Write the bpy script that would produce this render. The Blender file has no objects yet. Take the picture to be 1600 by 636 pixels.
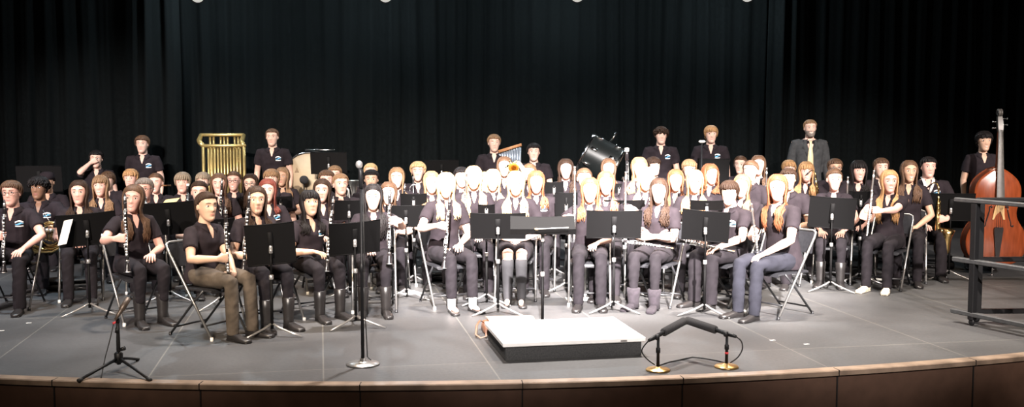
import bpy, math, random
import numpy as np
from mathutils import Vector, Matrix
from mathutils.bvhtree import BVHTree
random.seed(7); RNG = np.random.RandomState(11)
SC = bpy.context.scene
COL = SC.collection
PI = math.pi
def R(a): return math.radians(a)
# ---------------------------------------------------------------- camera model (real place, metres; stage floor z=0)
F_PX, HCAM, YH = 1600.0, 1.75, 193.0
TH = math.atan((318 - YH) / F_PX)
def at(px, py, d):
    """point seen at pixel (px,py) whose distance along +Y is d"""
    u, v = (px - 800) / F_PX, (318 - py) / F_PX
    t = d / (math.cos(TH) + v * math.sin(TH))
    return Vector((u * t, d, HCAM + t * (-math.sin(TH) + v * math.cos(TH))))
def on_floor(px, py, z=0.0):
    u, v = (px - 800) / F_PX, (318 - py) / F_PX
    dz = -math.sin(TH) + v * math.cos(TH)
    t = (z - HCAM) / dz
    return Vector((u * t, t * (math.cos(TH) + v * math.sin(TH)), z))
cam_d = bpy.data.cameras.new('camera'); cam = bpy.data.objects.new('camera', cam_d); COL.objects.link(cam)
cam_d.sensor_width = 36.0; cam_d.lens = 36.0 * F_PX / 1600.0; cam_d.clip_end = 200
cam.location = (0, 0, HCAM); cam.rotation_euler = (PI / 2 - TH, 0, 0)
SC.camera = cam
# ---------------------------------------------------------------- materials
MATS = {}
def mat(name, col, rough=.6, metal=0.0, spec=.5, var=.12, scale=30.0, bump=0.0, bscale=200.0, stretch=None, emit=None, coat=0.0):
    if name in MATS: return MATS[name]
    m = bpy.data.materials.new(name); m.use_nodes = True
    nt = m.node_tree; N = nt.nodes; L = nt.links
    b = N['Principled BSDF']
    b.inputs['Roughness'].default_value = rough; b.inputs['Metallic'].default_value = metal
    b.inputs['Specular IOR Level'].default_value = spec
    if coat: b.inputs['Coat Weight'].default_value = coat; b.inputs['Coat Roughness'].default_value = .12
    tc = N.new('ShaderNodeTexCoord'); nz = N.new('ShaderNodeTexNoise'); nz.inputs['Scale'].default_value = scale
    nz.inputs['Detail'].default_value = 3
    if stretch:
        mp = N.new('ShaderNodeMapping'); mp.inputs['Scale'].default_value = stretch
        L.new(tc.outputs['Object'], mp.inputs[0]); L.new(mp.outputs[0], nz.inputs[0])
    else: L.new(tc.outputs['Object'], nz.inputs[0])
    rp = N.new('ShaderNodeValToRGB')
    rp.color_ramp.elements[0].position = .3; rp.color_ramp.elements[1].position = .7
    rp.color_ramp.elements[0].color = [max(0, c * (1 - var)) for c in col] + [1]
    rp.color_ramp.elements[1].color = [min(1, c * (1 + var)) for c in col] + [1]
    L.new(nz.outputs[0], rp.inputs[0]); L.new(rp.outputs[0], b.inputs['Base Color'])
    if bump:
        n2 = N.new('ShaderNodeTexNoise'); n2.inputs['Scale'].default_value = bscale; L.new(tc.outputs['Object'], n2.inputs[0])
        bp = N.new('ShaderNodeBump'); bp.inputs['Strength'].default_value = bump; bp.inputs['Distance'].default_value = .004
        L.new(n2.outputs[0], bp.inputs['Height']); L.new(bp.outputs[0], b.inputs['Normal'])
    if emit:
        b.inputs['Emission Color'].default_value = list(col) + [1]; b.inputs['Emission Strength'].default_value = emit
    MATS[name] = m
    return m
def skin_mat(name, col, lip):
    if name in MATS: return MATS[name]
    m = mat(name, col, rough=.5, spec=.35, var=.07, scale=14)
    nt = m.node_tree; N = nt.nodes; L = nt.links; b = N['Principled BSDF']
    rp = [n for n in N if n.type == 'VALTORGB'][0]
    a = N.new('ShaderNodeAttribute'); a.attribute_name = 'lip'
    mx = N.new('ShaderNodeMix'); mx.data_type = 'RGBA'
    L.new(a.outputs['Fac'], mx.inputs[0]); L.new(rp.outputs[0], mx.inputs[6]); mx.inputs[7].default_value = list(lip) + [1]
    L.new(mx.outputs[2], b.inputs['Base Color'])
    return m
# ---------------------------------------------------------------- mesh builder
class MB:
    def __init__(self): self.v = []; self.f = []
    def add(self, v, f):
        o = len(self.v); self.v.extend(tuple(p) for p in v); self.f.extend(tuple(o + i for i in q) for q in f); return self
    def box(self, c, s, rot=None, bev=0.0):
        sx, sy, sz = s[0] / 2, s[1] / 2, s[2] / 2
        if bev <= 0:
            P = [Vector((x, y, z)) for z in (-sz, sz) for x, y in ((-sx, -sy), (sx, -sy), (sx, sy), (-sx, sy))]
            Fc = [(3, 2, 1, 0), (4, 5, 6, 7), (0, 1, 5, 4), (1, 2, 6, 5), (2, 3, 7, 6), (3, 0, 4, 7)]
        else:
            b = min(bev, sx * .9, sy * .9, sz * .9); P = []
            def ring(ix, iy, z):
                x, y = sx - ix, sy - iy; k = b * .6
                return [Vector(q) for q in ((-x + k, -y, z), (x - k, -y, z), (x, -y + k, z), (x, y - k, z), (x - k, y, z), (-x + k, y, z), (-x, y - k, z), (-x, -y + k, z))]
            for ins, z in ((b, -sz), (0, -sz + b), (0, sz - b), (b, sz)): P += ring(ins, ins, z)
            Fc = [tuple(range(7, -1, -1)), tuple(range(24, 32))]
            for r in range(3):
                for i in range(8): Fc.append((r * 8 + i, r * 8 + (i + 1) % 8, r * 8 + 8 + (i + 1) % 8, r * 8 + 8 + i))
        M = rot.to_3x3() if rot is not None else Matrix.Identity(3)
        c = Vector(c)
        return self.add([c + M @ p for p in P], Fc)
    def tube(self, pts, rad, n=8, flat=None, up=None, closed=False):
        pts = [Vector(p) for p in pts]; m = len(pts)
        if not hasattr(rad, '__len__'): rad = [rad] * m
        T = []
        for i in range(m):
            if closed: t = pts[(i + 1) % m] - pts[i - 1]
            else: t = pts[min(i + 1, m - 1)] - pts[max(i - 1, 0)]
            T.append(t.normalized() if t.length > 1e-9 else Vector((0, 0, 1)))
        u = Vector(up) if up is not None else (Vector((0, 0, 1)) if abs(T[0].z) < .9 else Vector((0, 1, 0)))
        u = (u - T[0] * u.dot(T[0])).normalized()
        V = []
        for i in range(m):
            u = u - T[i] * u.dot(T[i])
            u = u.normalized() if u.length > 1e-6 else T[i].orthogonal().normalized()
            w = T[i].cross(u); r = rad[i]
            ra, rb = (r, r) if flat is None else (r, r * flat)
            for k in range(n):
                a = 2 * PI * k / n
                V.append(pts[i] + w * (ra * math.cos(a)) + u * (rb * math.sin(a)))
        Fc = []
        for i in range(m if closed else m - 1):
            j = (i + 1) % m
            for k in range(n): Fc.append((i * n + k, i * n + (k + 1) % n, j * n + (k + 1) % n, j * n + k))
        if not closed:
            Fc.append(tuple(range(n - 1, -1, -1))); Fc.append(tuple((m - 1) * n + k for k in range(n)))
        return self.add(V, Fc)
    def loft(self, rings):
        n = len(rings[0]); V = [p for r in rings for p in r]; Fc = []
        for i in range(len(rings) - 1):
            for k in range(n): Fc.append((i * n + k, i * n + (k + 1) % n, (i + 1) * n + (k + 1) % n, (i + 1) * n + k))
        Fc.append(tuple(range(n - 1, -1, -1))); Fc.append(tuple((len(rings) - 1) * n + k for k in range(n)))
        return self.add(V, Fc)
    def lathe(self, prof, n=24, M=None, caps=True):
        """profile [(r,z)] about z, transformed by M"""
        M = M or Matrix.Identity(4); V = []; Fc = []
        for r, z in prof:
            for k in range(n):
                a = 2 * PI * k / n; V.append(M @ Vector((r * math.cos(a), r * math.sin(a), z)))
        for i in range(len(prof) - 1):
            for k in range(n): Fc.append((i * n + k, i * n + (k + 1) % n, (i + 1) * n + (k + 1) % n, (i + 1) * n + k))
        if caps:
            Fc.append(tuple(range(n - 1, -1, -1))); Fc.append(tuple((len(prof) - 1) * n + k for k in range(n)))
        return self.add(V, Fc)
    def ball(self, c, r, n=12, m=8, M=None):
        if not hasattr(r, '__len__'): r = (r, r, r)
        M = M.to_3x3() if M is not None else Matrix.Identity(3)
        c = Vector(c); V = [c + M @ Vector((0, 0, -r[2]))]
        for i in range(1, m):
            t = PI * i / m - PI / 2
            for k in range(n):
                a = 2 * PI * k / n
                V.append(c + M @ Vector((r[0] * math.cos(t) * math.cos(a), r[1] * math.cos(t) * math.sin(a), r[2] * math.sin(t))))
        V.append(c + M @ Vector((0, 0, r[2]))); Fc = []
        for k in range(n):
            Fc.append((0, 1 + (k + 1) % n, 1 + k)); e = 1 + (m - 2) * n; Fc.append((len(V) - 1, e + k, e + (k + 1) % n))
        for i in range(m - 2):
            for k in range(n): Fc.append((1 + i * n + k, 1 + i * n + (k + 1) % n, 1 + (i + 1) * n + (k + 1) % n, 1 + (i + 1) * n + k))
        return self.add(V, Fc)
    def build(self, name, m=None, parent=None, smooth=True):
        me = bpy.data.meshes.new(name); me.from_pydata(self.v, [], self.f); me.validate(); me.update()
        if smooth: me.polygons.foreach_set('use_smooth', [True] * len(me.polygons)); 
        if smooth == 2: me.set_sharp_from_angle(angle=R(38))
        if m is not None: me.materials.append(m)
        return link(name, me, parent)
def link(name, me, parent=None):
    o = bpy.data.objects.new(name, me); COL.objects.link(o)
    if parent is not None: o.parent = parent
    return o
def tag(o, label=None, cat=None, group=None, kind=None):
    if label: o['label'] = label
    if cat: o['category'] = cat
    if group: o['group'] = group
    if kind: o['kind'] = kind
    return o
def empty(name, loc=(0, 0, 0), rz=0.0):
    o = bpy.data.objects.new(name, None); COL.objects.link(o); o.location = loc; o.rotation_euler = (0, 0, rz); o.empty_display_size = .1
    return o
def copy_tree(o, parent=None):
    c = o.copy(); COL.objects.link(c); c.parent = parent
    for k in ('label', 'category', 'group'):
        if parent is None and k in c.keys(): del c[k]
    for ch in list(KIDS.get(o.name, ())): copy_tree(ch, c)
    return c
KIDS = {}
def freeze(o):
    """remember the children of a prototype so that copies need no search"""
    def walk(p):
        KIDS[p.name] = [c for c in p.children]
        for c in p.children: walk(c)
    walk(o)
    return o
def arc(c, r, a0, a1, n, ax='xz'):
    out = []
    for i in range(n + 1):
        a = R(a0 + (a1 - a0) * i / n); p, q = r * math.cos(a), r * math.sin(a)
        out.append((c[0] + p, c[1], c[2] + q) if ax == 'xz' else ((c[0] + p, c[1] + q, c[2]) if ax == 'xy' else (c[0], c[1] + p, c[2] + q)))
    return out
JOBS = []
def remesh_later(o, voxel, smooth_it=3, post=None):
    m = o.modifiers.new('r', 'REMESH'); m.mode = 'VOXEL'; m.voxel_size = voxel; m.use_smooth_shade = True
    if smooth_it:
        s = o.modifiers.new('s', 'SMOOTH'); s.factor = .5; s.iterations = smooth_it
    JOBS.append((o, post))
def run_jobs():
    dg = bpy.context.evaluated_depsgraph_get()
    done = []
    for o, post in JOBS: done.append((o, post, bpy.data.meshes.new_from_object(o.evaluated_get(dg))))
    for o, post, me in done:
        old = o.data; mats = list(old.materials)
        o.modifiers.clear(); o.data = me; bpy.data.meshes.remove(old); me.name = o.name
        if not me.materials:
            for m in mats: me.materials.append(m)
        me.polygons.foreach_set('use_smooth', [True] * len(me.polygons))
        if post: post(o, me)
    JOBS.clear()
# ================================================================= people
SKIN = {
 'light': ((.64, .41, .325), (.55, .22, .19)), 'pink': ((.66, .38, .31), (.56, .2, .18)), 'tan': ((.47, .28, .19), (.42, .17, .14)),
 'olive': ((.55, .35, .25), (.46, .2, .16)), 'dark': ((.23, .125, .08), (.24, .09, .08))}
HAIR = {'black': (.012, .010, .010), 'dark': (.032, .018, .012), 'brown': (.085, .045, .025), 'light': (.2, .115, .06), 'blond': (.5, .34, .17),
        'auburn': (.17, .06, .026), 'red': (.13, .03, .02), 'ash': (.22, .17, .12), 'straw': (.36, .2, .09), 'grey': (.16, .13, .11)}
def hair_mat(c): return mat('hair_' + c, HAIR[c], rough=.55, spec=.12 if c in ('black', 'dark') else .26, var=.42, scale=26, stretch=(7, 7, .5))
def sk(c): return skin_mat('skin_' + c, *SKIN[c])
M_SHIRT = mat('black_cotton', (.0172, .0125, .0155), rough=.9, spec=.2, var=.2, scale=16, bump=.25, bscale=26)
M_PANTS = mat('black_trouser_cloth', (.0115, .0092, .0115), rough=.88, spec=.2, var=.25, scale=12, bump=.2, bscale=22)
M_JEANS = mat('faded_grey_denim', (.075, .06, .047), rough=.9, spec=.2, var=.3, scale=10, bump=.25, bscale=24)
M_NAVY = mat('dark_navy_denim', (.018, .018, .025), rough=.9, spec=.2, var=.25, scale=10, bump=.25, bscale=24)
M_SHOE = mat('black_shoe_leather', (.018, .016, .016), rough=.35, var=.2)
M_SUEDE = mat('plum_grey_suede', (.02, .015, .02), rough=.95, var=.25, scale=40)
M_WSHOE = mat('pale_patterned_canvas', (.5, .42, .32), rough=.8, var=.55, scale=45)
M_SOCK = mat('white_sock', (.75, .72, .7), rough=.9)
M_KSOCK = mat('dark_grey_sock', (.017, .0165, .019), rough=.9)
M_EYEW = mat('eye_white', (.62, .6, .58), rough=.25, var=.03)
M_IRIS = mat('dark_iris', (.03, .018, .012), rough=.2)
M_TEETH = mat('teeth', (.75, .72, .66), rough=.3, var=.03)
M_GLASS = mat('spectacle_frame', (.02, .02, .022), rough=.3)
M_LOGO_W = mat('white_thread', (.72, .74, .74), rough=.8)
M_LOGO_B = mat('blue_thread', (.12, .38, .62), rough=.8)
M_SUIT = mat('charcoal_suit_cloth', (.042, .043, .045), rough=.9, spec=.2, var=.15, scale=30)
M_TIE = mat('pale_gold_silk', (.72, .56, .34), rough=.45, var=.08)

HZ = [-.116, -.107, -.092, -.072, -.047, -.02, .005, .03, .055, .08, .099, .111, .116]
HW = [.018, .034, .0465, .0555, .063, .069, .073, .0765, .0765, .069, .053, .030, .006]
HF = [.071, .083, .087, .087, .087, .088, .088, .088, .085, .071, .049, .022, .002]
HB = [.03, .004, -.022, -.05, -.075, -.09, -.097, -.1, -.098, -.086, -.066, -.036, -.008]
JAW = [1.0]
def hring(z):
    z = min(max(z, HZ[0]), HZ[-1]); k = 1 - (1 - JAW[0]) * min(1, max(0, (-.005 - z) / .06))
    return float(np.interp(z, HZ, HW)) * k, float(np.interp(z, HZ, HF)), float(np.interp(z, HZ, HB))
def g(x, s): return math.exp(-(x / s) ** 2)
def feat(x, z):
    h = 0.0
    if -.05 < z < .04:      # nose
        if z > -.026: k = (.03 - z) / .056; hh = .003 + .021 * max(0, min(1, k)) ** 1.3
        else: hh = .024 * max(0, 1 - (-.026 - z) / .014)
        h += hh * g(x, .0085 + .006 * max(0, min(1, (.02 - z) / .046)))
    for sx in (-1, 1):
        h -= .009 * math.exp(-((x - sx * .031) / .016) ** 2 - ((z - .012) / .012) ** 2)
        h += .005 * math.exp(-((x - sx * .028) / .024) ** 2 - ((z - .036) / .009) ** 2)
        h += .0045 * math.exp(-((x - sx * .04) / .018) ** 2 - ((z + .022) / .018) ** 2)
    h += .006 * math.exp(-(x / .024) ** 2 - ((z + .058) / .0105) ** 2)
    h -= .004 * math.exp(-(x / .018) ** 2 - ((z + .074) / .006) ** 2)
    h += .008 * math.exp(-(x / .018) ** 2 - ((z + .095) / .013) ** 2)
    return h
def head_pt(phi, z, off=0.0):
    """point on the skull at azimuth phi (0 = face, + = the person's right, x+) and height z"""
    if off and z > .03:
        q = math.sqrt(max(0.0, 1 - ((z - .03) / (.087 + off)) ** 2)); r = .094 + off
        e = 2 / 2.1; c, s = math.cos(phi), math.sin(phi)
        return Vector(((.0765 + off) * q * math.copysign(abs(s) ** e, s), -.006 + r * q * math.copysign(abs(c) ** e, c), z))
    w, f, b = hring(z)
    c, s = math.cos(phi), math.sin(phi)
    yc = (f + b) / 2; hd = (f - b) / 2
    e = 2 / 2.25
    x = (w + off) * math.copysign(abs(s) ** e, s); y = yc + (hd + off) * math.copysign(abs(c) ** e, c)
    return Vector((x, y, z))
def face_y(x, z):
    w, f, b = hring(z); yc = (f + b) / 2; hd = (f - b) / 2
    q = max(0.0, 1 - (abs(x) / w) ** 2.25) ** (1 / 2.25)
    return yc + hd * q + feat(x, z)
def head_mesh():
    mb = MB(); n = 44; rings = []
    for i in range(37):
        z = -.116 + .232 * i / 36; ring = []
        for k in range(n):
            p = head_pt(2 * PI * k / n, z)
            if p.y > 0.02:
                wgt = min(1, (p.y - .02) / .03); p.y += feat(p.x, z) * wgt
            ring.append(p)
        rings.append(ring)
    mb.loft(rings)
    for sx in (-1, 1):
        mb.ball((sx * .077, -.012, .002), (.009, .019, .031), 10, 8, Matrix.Rotation(sx * R(-14), 3, 'Z'))
    return mb
HEADS = {}
for sx_, j_ in (('m', 1.0), ('f', .9)):
    JAW[0] = j_; HEADS[sx_] = head_mesh()
JAW[0] = 1.0
def eye_mesh():
    mb = MB(); mb.ball((0, 0, 0), (.0155, .0068, .0078), 14, 8)
    me = bpy.data.meshes.new('eye'); 
    o0 = len(mb.f); mb.ball((0, .0042, .0002), (.0072, .0032, .0072), 10, 6)
    me.from_pydata(mb.v, [], mb.f); me.materials.append(M_EYEW); me.materials.append(M_IRIS)
    me.polygons.foreach_set('material_index', [0 if i < o0 else 1 for i in range(len(mb.f))])
    me.polygons.foreach_set('use_smooth', [True] * len(me.polygons))
    return me
EYE = eye_mesh()
def brow_mesh(sx):
    pts = []
    for i in range(6):
        x = sx * (.014 + .036 * i / 5); z = .0352 + .0034 * math.sin(PI * i / 5) - .003 * (i / 5) ** 2
        pts.append((x, face_y(x, z) + .0005, z))
    return MB().tube(pts, [.003, .0038, .0038, .0034, .0028, .0014], 6, flat=.6)
def teeth_mesh():
    mb = MB(); top = []; bot = []
    for i in range(9):
        x = -.021 + .042 * i / 8; q = (x / .021) ** 2
        y = face_y(x, -.058) + .0012
        top.append((x, y, -.0555 + .004 * q)); bot.append((x, y - .0005, -.0635 + .0115 * q))
    v = top + bot + [(a, b - .004, c) for a, b, c in top] + [(a, b - .004, c) for a, b, c in bot]; f = []
    for i in range(8): f += [(i + 1, i, 9 + i, 10 + i), (18 + i, 19 + i, 28 + i, 27 + i), (i, i + 1, 19 + i, 18 + i), (10 + i, 9 + i, 27 + i, 28 + i)]
    f += [(0, 18, 27, 9), (8, 17, 35, 26)]
    return mb.add(v, f)
def glasses_mesh():
    mb = MB()
    for sx in (-1, 1):
        ring = [(sx * .032 + .021 * math.cos(a), .103 - .012 * abs(math.cos(a)) * (1 if sx * math.cos(a) > 0 else 0), .008 + .016 * math.sin(a)) for a in [2 * PI * i / 16 for i in range(16)]]
        mb.tube(ring, .0021, 5, closed=True)
        mb.tube([(sx * .053, .09, .012), (sx * .078, .05, .013), (sx * .083, -.01, .012), (sx * .082, -.03, 0)], .002, 5)
    mb.tube([(-.011, .104, .012), (0, .108, .015), (.011, .104, .012)], .002, 5)
    return mb
SHARED = {}
def shared(key, name, mb, m):
    """one mesh datablock per kind; further objects share it"""
    if key not in SHARED:
        o = mb().build(name, m); SHARED[key] = o.data; bpy.data.objects.remove(o)
    return SHARED[key]
# ---------------------------------------------------------------- hair (head frame for the cap, local frame for falling locks)
def zline(a, style):
    """hairline height at azimuth a degrees (0 front)"""
    if style in ('short', 'crop', 'fringe', 'bowl', 'curlyshort'):
        pts = {'crop': ([0, 40, 62, 80, 90, 104, 120, 180], [.074, .072, .06, .03, -.008, .03, -.03, -.06]),
               'short': ([0, 40, 62, 80, 91, 104, 120, 180], [.066, .064, .05, .024, -.022, .02, -.045, -.075]),
               'fringe': ([0, 40, 60, 78, 90, 104, 120, 180], [.046, .044, .036, .01, -.03, -.015, -.055, -.085]),
               'bowl': ([0, 40, 60, 76, 90, 104, 120, 180], [.042, .038, .03, -.005, -.035, -.03, -.06, -.085]),
               'curlyshort': ([0, 40, 60, 78, 90, 104, 120, 180], [.056, .052, .036, .01, -.03, -.02, -.05, -.08])}[style]
    elif style == 'tied': pts = ([0, 40, 62, 80, 92, 104, 120, 180], [.078, .072, .058, .035, .008, .022, -.03, -.06])
    elif style == 'bangs': pts = ([0, 40, 58, 70, 90, 104, 120, 180], [.042, .04, .024, -.04, -.07, -.07, -.07, -.08])
    else: pts = ([0, 25, 50, 72, 84, 104, 120, 180], [.082, .074, .054, .0, -.05, -.07, -.07, -.08])
    return float(np.interp(a, *pts))
def make_hair(style, length, MH, tors, rng, vol=1.0, curl=0.0, side=0.0):
    mb = MB(); ncol = 60; nrow = 12
    base = (.0105 if style in ('short', 'fringe', 'bowl', 'curlyshort') else .009 if style in ('long', 'bangs', 'wavy') else .0075) * vol
    cols = []
    for j in range(ncol):
        ph = 2 * PI * j / ncol; a = abs((math.degrees(ph) + 180) % 360 - 180)
        zh = zline(a, style); rid = .0022 * math.sin(j * 2.4) + .0018 * rng.rand()
        col = []
        for i in range(nrow):
            t = i / (nrow - 1); z = (.1165 + base) + (zh - .1165 - base) * (t ** 1.6)
            off = base + rid * min(1, t * 3) * (1 if style != 'tied' else .5) + .004 * vol * math.sin(PI * min(1, t * 1.1))
            if i == nrow - 1: off *= .75
            col.append(MH @ head_pt(ph, z, off))
        col.append(MH @ head_pt(ph, zh - .002, -.004))
        cols.append(col)
    rings = [[cols[j][i] for j in range(ncol)] for i in range(nrow + 1)]
    mb.loft(rings)
    def lock(pts, r0, flat=.5, n=5): 
        m = len(pts); mb.tube(pts, [r0 * (.75 + .35 * math.sin(PI * min(1, .25 + i / m))) * (1 if i < m - 1 else .3) for i in range(m)], n, flat=flat)
    # surface locks
    if style in ('short', 'fringe', 'bowl', 'crop', 'curlyshort', 'bangs'):
        cnt = 46 if style != 'curlyshort' else 90
        for k in range(cnt):
            ph = 2 * PI * (k + rng.rand()) / cnt; a = abs((math.degrees(ph) + 180) % 360 - 180)
            if style == 'bangs' and a > 62: continue
            zh = zline(a, style); z0 = .105 if style != 'curlyshort' else .02 + .09 * rng.rand(); pts = []
            ze = zh - (.012 if style in ('fringe', 'bangs', 'bowl') else .005) * rng.rand()
            if style == 'curlyshort': ze = max(zh - .012, z0 - .05)
            sw = (rng.rand() - .5) * .5 + (.25 if a < 60 else 0) * side
            for i in range(6):
                t = i / 5; z = z0 + (ze - z0) * t
                p = head_pt(ph + sw * t, z, base + .006 * vol * math.sin(PI * (.15 + .8 * t)) + (.0 if style != 'curlyshort' else .008 * math.sin(9 * t + k)))
                pts.append(MH @ p)
            lock(pts, (.0085 if style != 'crop' else .006) * (1 if style != 'curlyshort' else 1.25))
    if style == 'tied':
        C0 = Vector((0, -.006, .03)); E0 = Vector((0, -.1, .03))
        for k in range(44):
            a = -108 + 216 * (k + rng.rand() * .6) / 44; S0 = head_pt(R(a), zline(abs(a), style) + .004, base); pts = []
            for i in range(8):
                t = i / 7; v = S0.lerp(E0, t) - C0 + Vector((0, 0, .045 * math.sin(PI * t))); q = math.sqrt((v.x / .0765) ** 2 + (v.y / .094) ** 2 + (v.z / (.087 if v.z > 0 else .15)) ** 2) or 1
                m_ = 1 + (base + .002) / .085; v = v * (m_ / q) if t > .05 else v; pts.append(MH @ (C0 + v))
            lock(pts, .0075, flat=.45)
        p0 = MH @ Vector((0, -.105, .03)); pts = [MH @ Vector((0, -.09, .03))]
        for i in range(7): pts.append(p0 + Vector((.01 * side, -.03 + .004 * i, .01 - length * i / 6)))
        mb.tube(pts, [.02, .026, .03, .03, .028, .024, .018, .006], 9, flat=.7)
        for k in range(9):
            o = Vector(((rng.rand() - .5) * .04, (rng.rand() - .5) * .03, 0)); lock([p + o for p in pts[1:]], .009)
    if style in ('long', 'bangs', 'wavy'):
        zs, front, back = tors
        N = 92
        hc = MH @ Vector((0, 0, 0))
        for k in range(N):
            q_ = (k + .6 * rng.rand()) / N; a = (71 + 38 * q_ / .32) if q_ < .32 else (289 - 38 * (1 - q_) / .32) if q_ > .68 else 109 + 142 * (q_ - .32) / .36
            if style == 'bangs': a += 1
            ph = R(a); aa = abs((a + 180) % 360 - 180)
            pts = []
            lift = .004 * rng.rand() * vol
            for z in (.1155 + base * .8, .103, .078, .045, .0, -.04, -.075):
                pts.append(MH @ head_pt(ph, z, base * (.85 if z > .02 else 1) + .002 + lift + (.004 * vol if z < .01 else 0) + (.004 * vol if z < -.05 else 0)))
            p = pts[-1].copy(); x0, y0 = p.x, p.y
            L = length * (.82 + .25 * rng.rand()); zbot = p.z - L; n = 8
            goes_front = aa < 102 + 22 * (rng.rand() - .5) or (aa < 118 and rng.rand() < .35)
            xs = math.copysign(min(.125, .05 + .075 * max(0, (aa - 70)) / 40) if goes_front else min(max(abs(x0 - hc.x) * 1.05, .03), .115), x0 - hc.x) + hc.x
            for i in range(1, n + 1):
                t = i / n; z = p.z + (zbot - p.z) * t
                if z > zs + .03: q = Vector((x0 + (xs - x0) * .5 * t, y0, z))
                elif goes_front:
                    xx = xs + .022 * (rng.rand() - .5); yy = front(z, xx) + .014 + .004 * rng.rand()
                    w = min(1, (zs + .03 - z) / .05); q = Vector((x0 + (xx - x0) * w, y0 + (yy - y0) * w, z))
                else:
                    xx = x0 * 1.15; yy = back(z, xx) - .014 - .006 * rng.rand()
                    w = min(1, (zs + .03 - z) / .05); q = Vector((x0 + (xx - x0) * w, min(y0, y0 + (yy - y0) * w), z))
                if curl: q += Vector((math.sin(t * 15 + k), math.cos(t * 15 + k * 1.7), 0)) * curl * (.4 + .6 * t)
                pts.append(q)
            lock(pts, (.0125 + .005 * rng.rand()) * (1 + .12 * vol), flat=.32)
        # inner mass behind the neck
        rr = []
        for i in range(7):
            t = i / 6; z = (MH @ Vector((0, 0, -.02))).z - t * min(length, .17); c = MH @ Vector((0, -.055, 0))
            rr.append([(c.x + (.062 + .012 * t) * math.cos(u), c.y - .004 * i + .038 * math.sin(u), z) for u in [2 * PI * q / 12 for q in range(12)]])
        mb.loft(rr)
    return mb
# ---------------------------------------------------------------- hands
def hand_parts(W, Fd, Nd, right, pose, k=1.0):
    Fd = Vector(Fd).normalized(); Nd = Vector(Nd); Nd = (Nd - Fd * Nd.dot(Fd)).normalized()
    T = Fd.cross(Nd) if right else Nd.cross(Fd)
    P = lambda t, f, n: W + (T * t + Fd * f + Nd * n) * k
    palm = MB(); rings = []
    for f, w, th, off in ((-.012, .024, .019, 0), (.02, .031, .0165, .001), (.05, .039, .0145, .001), (.08, .041, .0125, 0), (.09, .037, .009, 0)):
        rings.append([P(off + w * math.copysign(abs(math.cos(u)) ** .7, math.cos(u)), f, th * math.sin(u)) for u in [2 * PI * q / 14 for q in range(14)]])
    palm.loft(rings)
    palm.ball(P(.024, .035, .008), .017 * k, 10, 7)
    C = {'grip': ((58, 72, 38), 1), 'relax': ((18, 28, 18), 0), 'flat': ((8, 12, 8), 0), 'fist': ((75, 85, 45), 1)}[pose]
    fing = MB()
    for q, (t, ln) in enumerate(((.0305, .068), (.0105, .077), (-.0105, .071), (-.029, .056))):
        ang = 0; p = (t, .082, 0.0); pts = [P(t * .95, .06, .0), P(*p)]
        for s, (frac, dc) in enumerate(zip((.46, .31, .25), C[0])):
            ang += R(dc * (.85 + .1 * q)); dl = ln * frac
            p = (p[0] + (t * .06 if pose != 'grip' else 0), p[1] + dl * math.cos(ang), p[2] + dl * math.sin(ang))
            pts.append(P(*p))
        fing.tube(pts, [.0085 * k, .0088 * k, .0082 * k, .0076 * k, .0058 * k], 8)
        fing.ball(pts[-1], .0058 * k, 8, 6)
    if C[1]: th = [(.018, .02, .006), (.037, .042, .016), (.034, .066, .033), (.022, .082, .043)]
    else: th = [(.018, .02, .004), (.046, .044, .008), (.058, .07, .012), (.06, .094, .014)]
    pts = [P(*q) for q in th]
    fing.tube(pts, [.012 * k, .0115 * k, .0098 * k, .007 * k], 8); fing.ball(pts[-1], .007 * k, 8, 6)
    return palm, fing
def ik(S, W, l1, l2, pole):
    d = W - S; L = d.length
    if L > (l1 + l2) * .985: W = S + d * ((l1 + l2) * .985 / L); d = W - S; L = d.length
    if L < abs(l1 - l2) + .06: d = d.normalized() * (abs(l1 - l2) + .06); W = S + d; L = d.length
    a = (l1 * l1 - l2 * l2 + L * L) / (2 * L); h = math.sqrt(max(0, l1 * l1 - a * a)); u = d / L
    p = Vector(pole); p = p - u * p.dot(u); p = p.normalized() if p.length > 1e-6 else u.orthogonal().normalized()
    return S + u * a + p * h, W
# ---------------------------------------------------------------- shoes (ankle frame: toe +y)
def shoe_mb(kind):
    mb = MB(); n = 14; rings = []
    prof = [(-.068, .022, .045, 0), (-.058, .031, .062, 0), (-.03, .034, .07, 0), (.02, .034, .066, 0), (.06, .04, .052, 0), (.11, .046, .042, 0), (.15, .044, .036, 0), (.178, .033, .03, .002), (.19, .016, .022, .004)]
    if kind == 'flat': prof = [(y, w * .9, h * (.55 if y < .1 else .75), b) for y, w, h, b in prof]
    for y, w, h, b in prof:
        r = []
        for q in range(n):
            u = 2 * PI * q / n; c, s = math.cos(u), math.sin(u)
            r.append((w * math.copysign(abs(c) ** .7, c), y, b + h / 2 + h / 2 * math.copysign(abs(s) ** .6, s)))
        rings.append(r)
    mb.loft(rings)
    mb.box((0, .06, .007), (.07 if kind != 'flat' else .062, .25, .014), bev=.006)
    if kind in ('boot', 'ugg'):
        hgt = .27 if kind == 'boot' else .2; r0 = .047 if kind == 'boot' else .056
        mb.lathe([(r0, .02), (r0 * .95, .09), (r0 * 1.08, hgt * .7), (r0 * 1.16, hgt), (r0 * 1.05, hgt + .004)], 16, Matrix.Translation((0, -.018, 0)))
        if kind == 'boot': mb.box((0, -.045, .012), (.058, .05, .024), bev=.006)
    return mb
SHOEKIND = {'shoe': ('shoe', lambda: M_SHOE), 'flat': ('flat', lambda: M_SHOE), 'boot': ('boot', lambda: M_SHOE), 'ugg': ('ugg', lambda: M_SUEDE), 'pale': ('shoe', lambda: M_WSHOE), 'bare': ('flat', lambda: M_SHOE)}
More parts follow.
